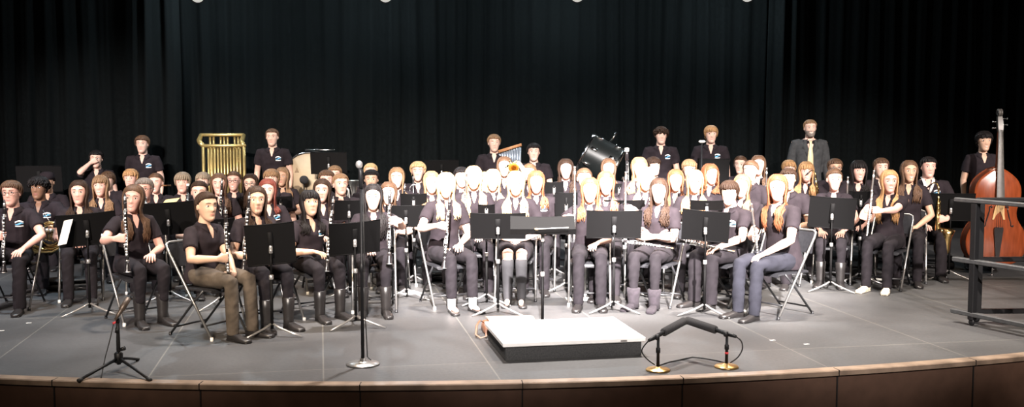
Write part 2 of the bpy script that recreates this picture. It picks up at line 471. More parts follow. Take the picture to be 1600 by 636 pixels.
# ---------------------------------------------------------------- the person
PEOPLE = {}
def sring(c, w, d, e=2.4, n=26, tilt=0.0):
    out = []
    for q in range(n):
        u = 2 * PI * q / n; cc, ss = math.cos(u), math.sin(u)
        x = w * math.copysign(abs(cc) ** (2 / e), cc); y = d * math.copysign(abs(ss) ** (2 / e), ss)
        out.append((c[0] + x, c[1] + y, c[2] + y * tilt))
    return out
def person(key, px, yt, s, short, label, sex='f', pose='sit', yaw=None, hy=0, hp=0, hr=0, lean=5, skin='light', hair=('long', 'brown', .2), vol=1.0, curl=0.0, side=0.0,
           glasses=False, smile=False, logo=False, ra=None, la=None, spread=1.0, tuck=0.0, feet='shoe', legs='pants', wide=1.0, suit=False, big=False, beard=False, xo=0.0, hs=1.0, cap=False, strap=False, group=None):
    rng = np.random.RandomState(abs(hash_(key)) % 100000)
    d = F_PX / s
    topw = at(px, yt, d); ztop = topw.z
    if yaw is None: yaw = .55 * math.degrees(math.atan2(.6 - topw.x, d - 6.0))
    phi = PI + R(yaw)
    Rz = Matrix.Rotation(phi, 4, 'Z')
    sit = pose == 'sit'
    male = sex == 'm'
    if sit:
        hz = .50; zs = ztop - .30; zs = max(zs, .83)
    else:
        hz = .52 * ztop; zs = ztop - .30
    tl = zs - hz; ks = min(1.06, max(.86, (ztop - .42) / .82)) if sit else ztop / 1.75
    sy = math.tan(R(lean)) * tl
    nb = Vector((0, sy + .004, zs + .035))                 # neck base
    hc = Vector((0, sy + .028, zs + .30 - .129 * hs))          # head centre; crown + hair reach ztop
    hw = hc.copy(); hw.z = 0
    rootxy = Vector((topw.x, d, 0)) - (Rz @ hw)
    root = empty('person', rootxy, phi)
    tag(root, label, 'person', group)
    hyl = R(hy - yaw)
    MH = Matrix.Translation(hc) @ Matrix.Rotation(hyl, 4, 'Z') @ Matrix.Rotation(R(hr), 4, 'Y') @ Matrix.Rotation(R(-hp), 4, 'X') @ Matrix.Scale(hs, 4)
    inv = (Matrix.Translation(rootxy) @ Rz).inverted()
    # ---- torso profile
    if male: TT = ([-.25, -.05, .2, .45, .72, .9, 1.0, 1.07], [.158, .164, .152, .152, .172, .178, .135, .07], [.118, .118, .11, .108, .118, .104, .08, .056])
    else: TT = ([-.25, -.05, .2, .42, .7, .9, 1.0, 1.07], [.165, .172, .15, .134, .152, .158, .118, .06], [.122, .122, .106, .1, .122, .1, .076, .05])
    kw = wide * (.94 + .06 * ks) 
    def tw(t): return float(np.interp(t, TT[0], TT[1])) * kw
    def td(t): return float(np.interp(t, TT[0], TT[2])) * (.5 + .5 * wide)
    def cy(t): return sy * (t ** 1.3 if t > 0 else 0) 
    def zt(z): return (z - hz) / tl
    def front(z, x=0.0):
        t = min(zt(z), 1.0); q = max(0.05, 1 - (abs(x) / (tw(t) + .005)) ** 2.4) ** (1 / 2.4) if abs(x) < tw(t) else .1
        return cy(max(t, 0)) + td(t) * q
    def back(z, x=0.0): 
        t = min(zt(z), 1.0); return cy(max(t, 0)) - td(t)
    def torso(mb, inset, t0, t1, top=1.07):
        rings = []
        for i in range(19):
            t = t0 + (t1 - t0) * i / 18
            rings.append(sring((0, cy(max(t, 0)), hz + t * tl), tw(t) - inset, td(t) - inset))
        mb.loft(rings)
    sw = (.178 if male else .152) * kw; 
    SH = {1: Vector((sw, sy - .008, zs - .035)), -1: Vector((-sw, sy - .008, zs - .035))}
    l1, l2 = .275 * ks, .235 * ks
    body = MB(); shirt = MB()
    torso(body, .011, -.1, 1.06)
    body.v.extend([]); 
    # neck and head
    nr = .055 if male else .046
    body.tube([(0, sy - .012, zs - .02), nb + Vector((0, -.008, .0)), MH @ Vector((0, -.022, -.075)), MH @ Vector((0, -.02, -.03))], [nr * 1.35, nr * 1.08, nr, nr * .98], 16)
    body.add([MH @ Vector(p) for p in HEADS[sex].v], HEADS[sex].f)
    # ---- arms
    fingers = MB()
    kx = .105 * spread; ky = .44 * ks; kz = .495 * min(1, ks + .02)
    cuff = {}
    for sd, spec in ((1, ra), (-1, la)):
        S = SH[sd]; right = sd == 1
        if spec is None: spec = ('lap',) if sit else ('side',)
        kd = spec[0]; pose_h = 'relax'
        if kd == 'lap': W = Vector((sd * .075 * (1 + .3 * (spread - 1)), .25, hz + .105)); Fd = Vector((-sd * .45, .9, -.12)); Nd = Vector((0, 0, -1)); pole = Vector((sd * .7, -.6, -.2)); pose_h = 'relax'
        elif kd == 'clasp': W = Vector((sd * .085, .24, hz + .115)); Fd = Vector((-sd * .9, .4, -.05)); Nd = Vector((0, -.35, -1)); pole = Vector((sd * .8, -.4, -.2)); pose_h = 'relax'
        elif kd == 'knee': W = Vector((sd * (kx * 1.0 + .01), ky - .09, kz + .10)); Fd = Vector((-sd * .2, .93, -.3)); Nd = Vector((0, -.2, -1)); pole = Vector((sd * .8, -.4, 0)); pose_h = 'relax'
        elif kd == 'side': W = S + Vector((sd * .055, .03, -(l1 + l2) * .965)); Fd = Vector((-sd * .02, .12, -1)); Nd = Vector((-sd * 1, .1, 0)); pole = Vector((sd * .3, -1, 0)); pose_h = 'relax'
        elif kd == 'behind': W = S + Vector((-sd * .06, -.12, -(l1 + l2) * .9)); Fd = Vector((-sd * .8, -.1, -.6)); Nd = Vector((0, -1, 0)); pole = Vector((sd * .8, -.6, 0))
        elif kd == 'cross': W = Vector((-sd * .045, sy * .6 + td(.4) + (.075 if sd == 1 else .05), hz + tl * .40)); Fd = Vector((-sd * .95, .05, .1)); Nd = Vector((0, -1, -.2)); pole = Vector((sd * 1.0, -.1, -.5))
        elif kd == 'face': W = MH @ Vector((sd * .055, .12, -.045)); Fd = Vector((-sd * .8, -.1, .45)); Nd = Vector((0, -1, 0)); pole = Vector((sd * .8, .3, -.8)); pose_h = 'fist'
        elif kd == 'grip':      # world point on the held thing and the direction of its axis
            Pl = inv @ spec[1]; ax = (inv.to_3x3() @ Vector(spec[2])).normalized()
            if ax.z < 0: ax = -ax
            if abs(ax.z) > .5: 
                N0 = Vector((0, -1, .0)); Fd = Vector((-sd * .92, .38, 0)) if len(spec) < 4 else Vector(spec[3])
            else: Fd = Vector((-sd * .25, .9, -.1)); N0 = Vector((0, .1, -1))
            Fd = (Fd - ax * Fd.dot(ax)).normalized(); Nd = N0 - ax * N0.dot(ax); Nd = (Nd - Fd * Nd.dot(Fd)).normalized()
            W = Pl - Fd * .094 - Nd * .026; pole = Vector((sd * .75, -.25, -.75)); pose_h = 'grip'
        elif kd == 'at':        # world point for the wrist, finger direction (local), palm normal (local), pose
            W = inv @ spec[1]; Fd = Vector(spec[2]); Nd = Vector(spec[3]); pose_h = spec[4]; pole = Vector(spec[5]) if len(spec) > 5 else Vector((sd * .7, -.5, -.4))
        W = Vector(W); E, W = ik(S, W, l1, l2, pole)
        ar = (1.0 if not male else 1.08) * (.86 + .14 * ks) * (.55 + .45 * wide)
        body.tube([S + Vector((-sd * .05, 0, .012)), S, S.lerp(E, .3), S.lerp(E, .7), E, E.lerp(W, .25), E.lerp(W, .7), W], [.046 * ar, .05 * ar, .046 * ar, .04 * ar, .037 * ar, .038 * ar, .029 * ar, .0235 * ar], 12)
        palm, fg = hand_parts(W, Fd, Nd, right, pose_h, .96 + (.06 if male else 0))
        body.add(palm.v, palm.f); fingers.add(fg.v, fg.f)
        e = .62 if not suit else 1.0
        c = S + Vector((-sd * .07, 0, .008))
        pts = [c, S + Vector((-sd * .01, 0, 0)), S.lerp(E, .3), S.lerp(E, e)]; rr = [.058, .063 * ar, .061 * ar, .060 * ar]
        if suit: pts += [E.lerp(W, .5), E.lerp(W, .93)]; rr = [.062, .068, .064, .058, .052, .045]
        shirt.tube(pts, rr, 14)
    # ---- legs
    trousers = MB(); KN = {}; AN = {}
    if sit:
        for sd in (1, -1):
            KN[sd] = Vector((sd * kx, ky, kz)); AN[sd] = Vector((sd * (kx * .95 + .005), ky + .02 - tuck + .03 * (rng.rand() - .5), .075))
    else:
        for sd in (1, -1):
            KN[sd] = Vector((sd * .1, .015, hz * .53)); AN[sd] = Vector((sd * .11, -.02, .075))
    hipx = .088 * (.6 + .4 * wide)
    for sd in (1, -1):
        H = Vector((sd * hipx, .02 if sit else 0, hz)); K = KN[sd]; A = AN[sd]; m = .6 + .4 * wide
        tr = [.088 * m, .084 * m, .07 * m, .058 * m, .058 * m, .054 * m, .05 * m] if not male else [.086 * m, .084 * m, .074 * m, .064 * m, .064 * m, .062 * m, .06 * m]
        end = A if legs not in ('crop', 'skirt') else K.lerp(A, .8)
        if feet in ('boot', 'ugg'): end = K.lerp(A, .62 if feet == 'boot' else .74); tr = tr[:5] + [.047 * m, .04 * m]
        pts = [H, H.lerp(K, .4), H.lerp(K, .8), K, K.lerp(end, .25), K.lerp(end, .7), end + Vector((0, 0, -.03))]
        if legs == 'skirt':
            trousers.tube(pts[:3] + [H.lerp(K, .93)], [.095, .098, .092, .088], 14)
        else: trousers.tube(pts, tr, 14)
        if legs in ('skirt', 'crop'):
            f = A + Vector((0, .03, -.03))
            body.tube([H.lerp(K, .3), H.lerp(K, .75), K, K.lerp(A, .25), K.lerp(A, .6), A, f, f + Vector((0, .1, -.01))], [.07, .064, .054, .05, .042, .032, .03, .02] if legs == 'skirt' else [.05, .045, .04, .036, .036, .031, .03, .02], 12)
            if sd == 1: body.ball((0, .03, hz + .02), (.15, .1, .07), 14, 8)
    trousers.ball((0, 0, hz + .012), (.163 * kw, .125, .088 if sit else .11), 18, 12)
    if legs == 'skirt': trousers.add(*(lambda m: (m.v, m.f))(MB().box((0, .17, hz + .0), (.3, .36, .11), bev=.04)))
    torso(shirt, .0, -.16 if sit else -.3, 1.045)
    if suit: torso(shirt, -.008, -.42, 1.0)
    # ---- objects
    bo = body.build('body', sk(skin), root); 
    MHi = MH.inverted(); fv = [tuple(p) for p in fingers.v]; ff = fingers.f
    def body_post(o, me):
        n = len(me.vertices); co = np.empty(n * 3, np.float32); me.vertices.foreach_get('co', co); co = co.reshape(-1, 3)
        M = np.array(MHi); h = co @ M[:3, :3].T + M[:3, 3]
        zc = -.0585 + (.006 if smile else .002) * (h[:, 0] / .022) ** 2
        a = np.exp(-(h[:, 0] / .021) ** 4 - ((h[:, 2] - zc) / .0085) ** 4) * (h[:, 1] > .05)
        # append the fingers
        nv = np.vstack([co, np.array(fv, np.float32)]) if fv else co
        faces = [tuple(p.vertices) for p in me.polygons] + [tuple(i + n for i in q) for q in ff]
        m2 = bpy.data.meshes.new('body'); m2.from_pydata(nv, [], faces) if False else m2.from_pydata([tuple(x) for x in nv.tolist()], [], faces)
        m2.materials.append(sk(skin)); m2.polygons.foreach_set('use_smooth', [True] * len(m2.polygons))
        at_ = m2.attributes.new('lip', 'FLOAT', 'POINT'); at_.data.foreach_set('value', np.concatenate([a, np.zeros(len(fv))]).astype(np.float32))
        old = o.data; o.data = m2; bpy.data.meshes.remove(old)
    remesh_later(bo, .0062 if big else .0082, 2, body_post)
    name = 'jacket' if suit else 'polo_shirt'
    so = shirt.build(name, M_SUIT if suit else M_SHIRT, root)
    vdepth = .11 if not suit else .20; vw = .034 if not male else .03
    if suit: vw = .06
    def shirt_post(o, me):
        n = len(me.vertices); co = np.empty(n * 3, np.float32); me.vertices.foreach_get('co', co); co = co.reshape(-1, 3)
        x, y, z = co[:, 0], co[:, 1], co[:, 2]
        # folds: gentle creases in the cloth
        ph = rng.rand() * 6
        y += .0035 * np.sin(z * 46 + x * 22 + ph) * np.clip((zs - .1 - z) / .1, 0, 1) * np.sign(y - sy * .5)
        hzv = zs + .02 - vdepth
        wv = vw * np.clip((z - hzv) / vdepth, 0, 1.3)
        m = np.clip((wv - np.abs(x)) / .026 + .42, 0, 1) * (y > sy * .7) * np.clip((z - hzv + .02) / .03, 0, 1)
        y -= m * .04
        co[:, 0], co[:, 1], co[:, 2] = x, y, z
        me.vertices.foreach_set('co', co.ravel()); me.update()
        if logo or suit is None:
            put_logo(o, me, root, zs, male, kw, logo)
    remesh_later(so, .0105, 3, shirt_post)
    # collar
    cb = MB(); vs = []; na = 22
    fro = 24 if not suit else 30
    for i in range(na + 1):
        a = R(fro + (360 - 2 * fro) * i / na); c, s_ = math.cos(a), math.sin(a); f = max(0, c)
        top = Vector((nr * 1.13 * s_, sy - .002 + nr * 1.13 * c, zs + .058 - .026 * (c * .5 + .5)))
        tip = max(0, 1 - min(i, na - i) / 3.0)
        low = Vector((s_ * (nr * 1.75 + .012), sy - .004 + c * (nr * 1.5 + .014) + .02 * tip, zs + .022 - .03 * (c * .5 + .5) - .03 * tip))
        low.y = max(low.y, -9); 
        if c > .2: low.y = max(low.y, front(low.z, low.x) + .006)
        vs.append((top, low, low + Vector((s_ * -.004, c * -.004, -.004)), top + Vector((-s_ * .004, -c * .004, -.003))))
    fl = []
    for i in range(na):
        for q in range(4): fl.append((i * 4 + q, i * 4 + (q + 1) % 4, i * 4 + 4 + (q + 1) % 4, i * 4 + 4 + q))
    fl += [(3, 2, 1, 0), tuple(na * 4 + q for q in range(4))]
    cb.add([p for r in vs for p in r], fl).build('collar', M_SHIRT, root)
    if suit:
        sb = MB(); f = lambda z, x=0: front(z, x) + .004
        vv = [(-.055, f(zs - .0) - .01, zs + .01), (.055, f(zs) - .01, zs + .01), (.012, f(zs - .2) - .002, zs - .2), (-.012, f(zs - .2) - .002, zs - .2)]
        sb.add(vv + [(a, b - .02, c) for a, b, c in vv], [(3, 2, 1, 0), (4, 5, 6, 7), (0, 1, 5, 4), (1, 2, 6, 5), (2, 3, 7, 6), (3, 0, 4, 7)]).build('shirt_front', M_SHIRT, root)
        tb = MB()
        def sl(z, w, o): return [(-w, f(z) + o, z), (w, f(z) + o, z), (w, f(z) + o - .012, z), (-w, f(z) + o - .012, z)]
        tb.loft([sl(zs + .005, .02, .012), sl(zs - .025, .014, .014), sl(zs - .04, .017, .012), sl(zs - .2, .034, .012), sl(zs - .36, .042, .014), sl(zs - .41, .006, .012)]).build('tie', M_TIE, root)
        for sd in (1, -1):
            lb = MB(); P = []
            for z, x0, x1 in ((zs + .02, .05, .085), (zs - .05, .05, .1), (zs - .09, .046, .112), (zs - .1, .042, .085), (zs - .2, .012, .05)):
                P.append([(sd * x0, f(z, x0) + .006, z), (sd * x1, f(z, x1) + .006, z - .005), (sd * x1, f(z, x1), z - .005), (sd * x0, f(z, x0) - .002, z)])
            lb.loft(P).build('lapel', M_SUIT, root)
    pm = {'pants': M_PANTS, 'jeans': M_JEANS, 'navy': M_NAVY, 'crop': M_PANTS, 'skirt': M_PANTS, 'suit': M_SUIT}[legs]
    to = trousers.build('skirt' if legs == 'skirt' else 'trousers', pm, root); 
    def tr_post(o, me):
        n = len(me.vertices); co = np.empty(n * 3, np.float32); me.vertices.foreach_get('co', co); co = co.reshape(-1, 3)
        ph = rng.rand() * 6
        X, Y, Z = co[:, 0].copy(), co[:, 1].copy(), co[:, 2].copy(); w = .0011 * np.sin(Z * 71 + Y * 40 + X * 25 + ph) + .0018 * np.sin(Z * 24 - Y * 37 + X * 60 + 2 * ph) + .0008 * np.sin(Z * 120 + X * 90 - ph)
        co[:, 0] += w; co[:, 1] += w; co[:, 2] += w * (Z > .3)
        me.vertices.foreach_set('co', co.ravel()); me.update()
    remesh_later(to, .0125, 3, tr_post)
    sk_, smf = SHOEKIND[feet]
    for sd in (1, -1):
        me = shared('shoe_' + feet, 'shoe', lambda: shoe_mb(sk_), smf())
        o = link('boot' if feet in ('boot', 'ugg') else 'shoe', me, root); A = AN[sd]
        o.location = (A.x, A.y + .012, 0.0); o.rotation_euler = (0, 0, -sd * R(8))
        if legs in ('crop', 'skirt') and feet == 'flat' and key != 'skirtgirl':
            K = KN[sd]; MB().tube([K.lerp(A, .74), K.lerp(A, .9), A + Vector((0, 0, -.03)), A + Vector((0, .04, -.045))], [.042, .039, .038, .03], 12).build('sock', M_SOCK, root)
        if key == 'skirtgirl':
            K = KN[sd]; MB().tube([K.lerp(A, .12), K.lerp(A, .3), K.lerp(A, .65), A, A + Vector((0, .05, -.045))], [.056, .057, .049, .04, .032], 14).build('knee_sock', M_KSOCK, root)
    # ---- head parts
    q = MHmat(MH)
    for sx in (1, -1):
        e = link('eye', EYE, root); e.matrix_local = MH @ Matrix.Translation((sx * .031, face_y(sx * .031, .012) + .0008, .0115)) @ Matrix.Rotation(-sx * R(10), 4, 'Z')
        b = link('eyebrow', shared('brow%d%s' % (sx, hair[1]), 'eyebrow', lambda: brow_mesh(sx), hair_mat('dark' if hair[1] in ('black', 'dark', 'brown', 'auburn', 'red') else 'light')), root); b.matrix_local = MH.copy()
    if smile: t = link('teeth', shared('teeth', 'teeth', teeth_mesh, M_TEETH), root); t.matrix_local = MH.copy()
    if glasses: t = link('glasses', shared('glasses', 'glasses', glasses_mesh, M_GLASS), root); t.matrix_local = MH.copy()
    if hair[0] != 'none':
        hb = make_hair(hair[0], hair[2] if len(hair) > 2 else 0, MH, (zs, front, back), rng, vol, curl, side)
        hb.build('hair', hair_mat(hair[1]), root)
    if cap:
        MB().lathe([(.088, .04), (.09, .075), (.082, .11), (.05, .132), (.004, .138)], 24, MH @ Matrix.Translation((0, -.006, 0)) @ Matrix.Diagonal((.98, 1.16, 1, 1))).build('cap', M_SHIRT, root)
    if strap:
        sb = MB()
        for sd in (1, -1): sb.tube([(sd * nr * 1.1, sy - .02, zs + .055), (sd * .05, front(zs + .02, .05) + .012, zs + .015), (sd * .03, front(zs - .06, .03) + .012, zs - .06), (0, front(zs - .15) + .016, zs - .15)], [.016, .018, .016, .008], 8, flat=.3)
        sb.tube([(nr * 1.1, sy - .02, zs + .055), (nr * .7, sy - nr * 1.1, zs + .06), (0, sy - nr * 1.4, zs + .062), (-nr * .7, sy - nr * 1.1, zs + .06), (-nr * 1.1, sy - .02, zs + .055)], .013, 8, flat=.4)
        sb.build('neck_strap', M_SOCK, root)
    if beard:
        bm_ = MB(); rings = []
        for z, o in ((-.03, .002), (-.05, .005), (-.07, .007), (-.09, .008), (-.107, .008), (-.118, .004)):
            row = []
            for i in range(21):
                a = R(-80 + 160 * i / 20); p = head_pt(a, max(z, -.112), o); p.z = z; 
                if p.y > .02: p.y += feat(p.x, z)
                if abs(p.x) < .024 and -.067 < z < -.045: p.y -= .012
                row.append(p)
            rings.append([MH @ p for p in row] + [MH @ Vector((p.x * .86, p.y * .86 - .008, p.z)) for p in reversed(row)])
        bm_.loft(rings).build('beard', hair_mat('grey'), root)
    PEOPLE[key] = dict(root=root, d=d, yaw=yaw, short=short, zs=zs, ztop=ztop, sit=sit, x=topw.x, inv=inv, hz=hz, sy=sy, mat=Matrix.Translation(rootxy) @ Rz, td=td)
    return root
def MHmat(M): return M
def hash_(s):
    h = 0
    for c in s: h = (h * 131 + ord(c)) & 0xffffff
    return h
def put_logo(o, me, root, zs, male, kw, kind):
    """embroidered badge on the wearer's left breast, laid on the cloth: a white arc, a blue swoosh and a white bar"""
    bv = BVHTree.FromPolygons([v.co for v in me.vertices], [p.vertices for p in me.polygons])
    cx = -(.088 if male else .078) * kw; cz = zs - (.115 if male else .1)
    def hit(x, z):
        h = bv.ray_cast(Vector((x, .6, z)), Vector((0, -1, 0)))
        return (h[0].y if h[0] else .1) + .0022
    def strip(pts, w):
        mb = MB(); V = []
        for (x, z), ww in zip(pts, w):
            for s_ in (1, -1):
                xx, zz = x, z + s_ * ww; y = hit(xx, zz); V += [(xx, y, zz), (xx, y - .002, zz)]
        Fc = []
        for i in range(len(pts) - 1):
            a, b = i * 4, i * 4 + 4
            Fc += [(a, b, b + 2, a + 2), (a + 1, a + 3, b + 3, b + 1), (a, a + 1, b + 1, b), (a + 2, b + 2, b + 3, a + 3)]
        Fc += [(0, 2, 3, 1), (b, b + 1, b + 3, b + 2)]
        return mb.add(V, Fc)
    n = 9
    a = strip([(cx - .036 + .072 * i / (n - 1), cz + .014 + .012 * math.sin(PI * i / (n - 1))) for i in range(n)], [.0075] * n)
    c = strip([(cx - .034 + .068 * i / (n - 1), cz - .021 - .003 * math.sin(PI * i / (n - 1))) for i in range(n)], [.006] * n)
    a.add(c.v, c.f)
    b = strip([(cx - .036 + .072 * i / (n - 1), cz - .001 + .007 * math.sin(2 * PI * i / (n - 1))) for i in range(n)], [.002 + .008 * math.sin(PI * i / (n - 1)) for i in range(n)])
    lo = a.build('shirt_badge', M_LOGO_W, root); b.build('badge_swoosh', M_LOGO_B, lo)
# ================================================================= instruments (axis +z, bell / foot at z=0, keys on -y)
M_EBONY = mat('black_grenadilla', (.016, .014, .015), rough=.28, var=.2, scale=20)
M_SILVER = mat('silver_plate', (.86, .85, .83), rough=.33, metal=1.0, var=.04)
M_BRASS = mat('lacquered_brass', (.8, .56, .24), rough=.22, metal=1.0, var=.08)
M_MAPLE = mat('light_maple', (.55, .36, .17), rough=.35, var=.2, stretch=(20, 20, 2))
M_IVORY = mat('white_bell_ring', (.85, .82, .76), rough=.3, var=.02)
def rods(mb, z0, z1, r, side, cups, cr=.0085):
    mb.tube([(side * r * .9, -r * .95, z0), (side * r * .9, -r * .95, z1)], .0022, 6)
    for z in cups:
        mb.lathe([(cr, 0), (cr, .003), (cr * .7, .0045)], 12, Matrix.Translation((0, -r - .002, z)) @ Matrix.Rotation(R(90), 4, 'X'))
        mb.tube([(0, -r - .004, z), (side * r * .9, -r * .95, z)], .0018, 5)
def clarinet_proto(kind='clarinet'):
    e = empty(kind)
    k = 1.0 if kind == 'clarinet' else .86
    body = MB().lathe([(.013 * k, .1), (.0135 * k, .58 * k), (.0145 * k, .585 * k), (.0145 * k, .6 * k)], 16); body.build('body', M_EBONY, e)
    MB().lathe([(.031 * k, 0), (.0315 * k, .004), (.024 * k, .03), (.0175 * k, .06), (.0145 * k, .1), (.012 * k, .1)], 20).build('bell', M_EBONY, e)
    r = MB()
    for z in (.1, .335 * k, .35 * k, .52 * k, .535 * k): r.lathe([(.0155 * k, z - .005), (.0168 * k, z - .004), (.0168 * k, z + .004), (.0155 * k, z + .005)], 16)
    r.lathe([(.0318 * k, .001), (.0328 * k, .003), (.0318 * k, .006)], 20)
    r.build('ring', M_SILVER, e)
    kb = MB(); rods(kb, .13, .33 * k, .0135, 1, [.15, .175, .2, .235, .262, .29], .012); rods(kb, .36 * k, .52 * k, .0135, -1, [.37 * k, .4 * k, .43 * k, .46 * k, .5 * k], .0105)
    kb.tube([(-.012, -.006, .16), (-.02, -.004, .22), (-.014, -.008, .3)], .0025, 6); kb.build('keys', M_SILVER, e)
    if kind == 'clarinet':
        mp = MB(); mp.lathe([(.0135, .6), (.0135, .625), (.010, .65), (.007, .668), (.004, .674)], 14); mp.build('mouthpiece', M_EBONY, e)
        MB().lathe([(.0142, .612), (.0148, .614), (.0148, .638), (.013, .642)], 14).build('ligature', M_SILVER, e)
    else: MB().lathe([(.006, .515), (.0035, .55), (.003, .575), (.0055, .59), (.001, .592)], 10).build('reed', M_MAPLE, e)
    return freeze(e)
def flute_proto():
    e = empty('flute')
    MB().lathe([(.0095, 0), (.0098, .002), (.0095, .004), (.0095, .665), (.0108, .667), (.0108, .675), (.004, .678)], 16).build('tube', M_SILVER, e)
    for z in (.118, .46): MB().lathe([(.0095, z - .012), (.0118, z - .011), (.0118, z + .011), (.0095, z + .012)], 16).build('ring', M_SILVER, e)
    MB().ball((0, -.0095, .615), (.013, .0035, .02), 14, 8).build('lip_plate', M_SILVER, e)
    kb = MB(); rods(kb, .02, .45, .0095, 1, [.03, .055, .085, .14, .163, .186, .209, .232, .26, .283, .306, .33, .37, .41], .0085); kb.build('keys', M_SILVER, e)
    return freeze(e)
def trumpet_proto(kind='trumpet', M_SILVER=None):
    M_SILVER = M_SILVER or MATS['silver_plate']; e = empty('trumpet')     # bell at +x... stands upright on its bell: bell opening down at z=0
    b = MB(); prof = [(.061, 0), (.062, .002), (.05, .012), (.034, .035), (.021, .08), (.0125, .15), (.008, .22), (.006, .3), (.0058, .42)]
    b.lathe([(.003, .2), (.010, .15), (.0185, .08), (.0315, .035), (.0475, .012), (.0595, .0018)] + prof + [(.005, .42)], 24, caps=True); b.build('bell', M_SILVER, e)
    t = MB(); t.tube(arc((.055, 0, .42), .055, 180, 0, 10) + [(.11, 0, .3), (.11, 0, .12)] + arc((.075, 0, .12), .035, 0, -180, 8) + [(.04, 0, .2)], .0058, 8)
    t.tube([(.04, 0, .22), (.04, .02, .33), (.04, .02, .5)], .0055, 8); t.build('tubing', M_SILVER, e)
    v = MB()
    for i in range(3): v.lathe([(.009, -.07), (.0095, -.068), (.0095, .06), (.004, .062), (.004, .08), (.008, .081), (.008, .084)], 12, Matrix.Translation((.072, 0, .2 + .028 * i)) @ Matrix.Rotation(R(90), 4, 'X'))
    v.build('valve_block', M_SILVER, e)
    MB().lathe([(.006, .5), (.007, .53), (.0135, .565), (.013, .57)], 14, Matrix.Translation((.04, .02, 0))).build('mouthpiece', M_SILVER, e)
    return freeze(e)
def sax_proto(kind, L, m):
    e = empty(kind); k = L
    b = MB(); pts = [(0, .0, .9)] + [(0, 0, .9 - .7 * i / 8) for i in range(1, 9)] + arc((0, -.07, .2), .07, 0, -180, 8, 'yz') + [(0, -.142, .28), (0, -.152, .36), (0, -.168, .44)]
    n = len(pts); rr = [.013 + .024 * min(i, 8) / 8 + (.014 * max(0, i - 8) / 9) + (.03 if i >= n - 1 else .009 if i == n - 2 else 0) for i in range(n)]
    b.tube([(x * k, y * k, z * k) for x, y, z in pts], [r * k for r in rr], 16); b.build('body', m, e)
    nk = MB(); nk.tube([(0, 0, .9 * k), (0, .005 * k, .96 * k), (0, .03 * k, 1.0 * k), (0, .08 * k, 1.01 * k), (0, .13 * k, .98 * k)], [.013 * k, .012 * k, .011 * k, .010 * k, .008 * k], 10); nk.build('neck', m, e)
    MB().tube([(0, .12 * k, .985 * k), (0, .16 * k, .955 * k), (0, .2 * k, .93 * k)], [.0125 * k, .0125 * k, .004 * k], 10).build('mouthpiece', M_EBONY, e)
    kb = MB()
    for i, z in enumerate((.25, .32, .38, .44, .5, .57, .63, .69, .75)):
        kb.lathe([(.022, 0), (.022, .004), (.012, .007)], 14, Matrix.Translation((0, (-.036 + .016 * (z - .25) / .5) * k, z * k)) @ Matrix.Rotation(R(90), 4, 'X') @ Matrix.Scale(k, 4))
    for sx in (-1, 1): kb.tube([(sx * .028 * k, -.02 * k, .24 * k), (sx * .02 * k, -.015 * k, .8 * k)], .003, 6)
    for z in (.3, .38): kb.lathe([(.028 * k, 0), (.028 * k, .006)], 14, Matrix.Translation((.034 * k, -.15 * k, z * k)) @ Matrix.Rotation(R(90), 4, 'Y'))
    kb.build('keys', m, e)
    return freeze(e)
def bassoon_proto(ring=True):
    e = empty('bassoon'); m = M_EBONY
    b = MB(); b.tube([(0, 0, .0), (0, 0, .03), (0, 0, .45)], [.03, .036, .034], 14, flat=.7); b.build('boot_joint', m, e)
    MB().tube([(.018, 0, .4), (.018, 0, .9), (.018, 0, 1.22)], [.019, .017, .0165], 14).build('long_joint', m, e)
    MB().tube([(-.018, 0, .4), (-.018, 0, .9)], [.016, .012], 12).build('wing_joint', m, e)
    MB().tube([(.018, 0, 1.2), (.018, 0, 1.27), (.018, 0, 1.31)], [.02, .021, .019], 14).build('bell', m, e)
    MB().lathe([(.017, 1.3), (.0255, 1.303), (.027, 1.325), (.0255, 1.345), (.014, 1.347)], 18, Matrix.Translation((.018, 0, 0))).build('bell_ring', M_IVORY, e)
    kb = MB(); rods(kb, .1, .42, .036, 1, [.14, .2, .26, .33, .39], .011)
    for z in (.5, .58, .66, .75, .85, .95, 1.06, 1.15): kb.lathe([(.011, 0), (.011, .004)], 12, Matrix.Translation((.018, -.021, z)) @ Matrix.Rotation(R(90), 4, 'X'))
    kb.tube([(.034, -.008, .45), (.034, -.008, 1.18)], .0028, 6); kb.build('keys', M_SILVER, e)
    MB().tube([(-.018, 0, .9), (-.02, .02, .96), (-.02, .08, 1.0), (-.02, .16, .99), (-.02, .24, .96)], [.006, .005, .004, .0035, .003], 8).build('bocal', M_SILVER, e)
    return freeze(e)
def trombone_proto():
    e = empty('trombone')
    MB().lathe([(.105, 0), (.106, .003), (.085, .02), (.06, .06), (.038, .14), (.023, .26), (.014, .4), (.009, .58), (.008, .6)], 26).build('bell', M_BRASS, e)
    t = MB(); t.tube([(0, 0, .58)] + arc((.05, 0, .6), .05, 180, 0, 8) + [(.1, 0, .3), (.1, 0, .05)], .008, 8)
    t.tube([(0, 0, .3), (.1, 0, .3)], .004, 6); t.tube([(0, 0, .5), (.1, 0, .5)], .004, 6); t.build('tuning_slide', M_BRASS, e)
    s = MB(); s.tube([(.1, 0, .08), (.1, 0, -.6)] + arc((.1, .045, -.6), .045, 180, 360, 8, 'yz') + [(.1, .09, -.6), (.1, .09, .1)], .0075, 8); s.tube([(.1, 0, .0), (.1, .09, 0)], .004, 6); s.build('slide', M_SILVER, e)
    MB().lathe([(.007, .1), (.008, .14), (.017, .18), (.016, .187)], 14, Matrix.Translation((.1, .09, 0))).build('mouthpiece', M_SILVER, e)
    return freeze(e)
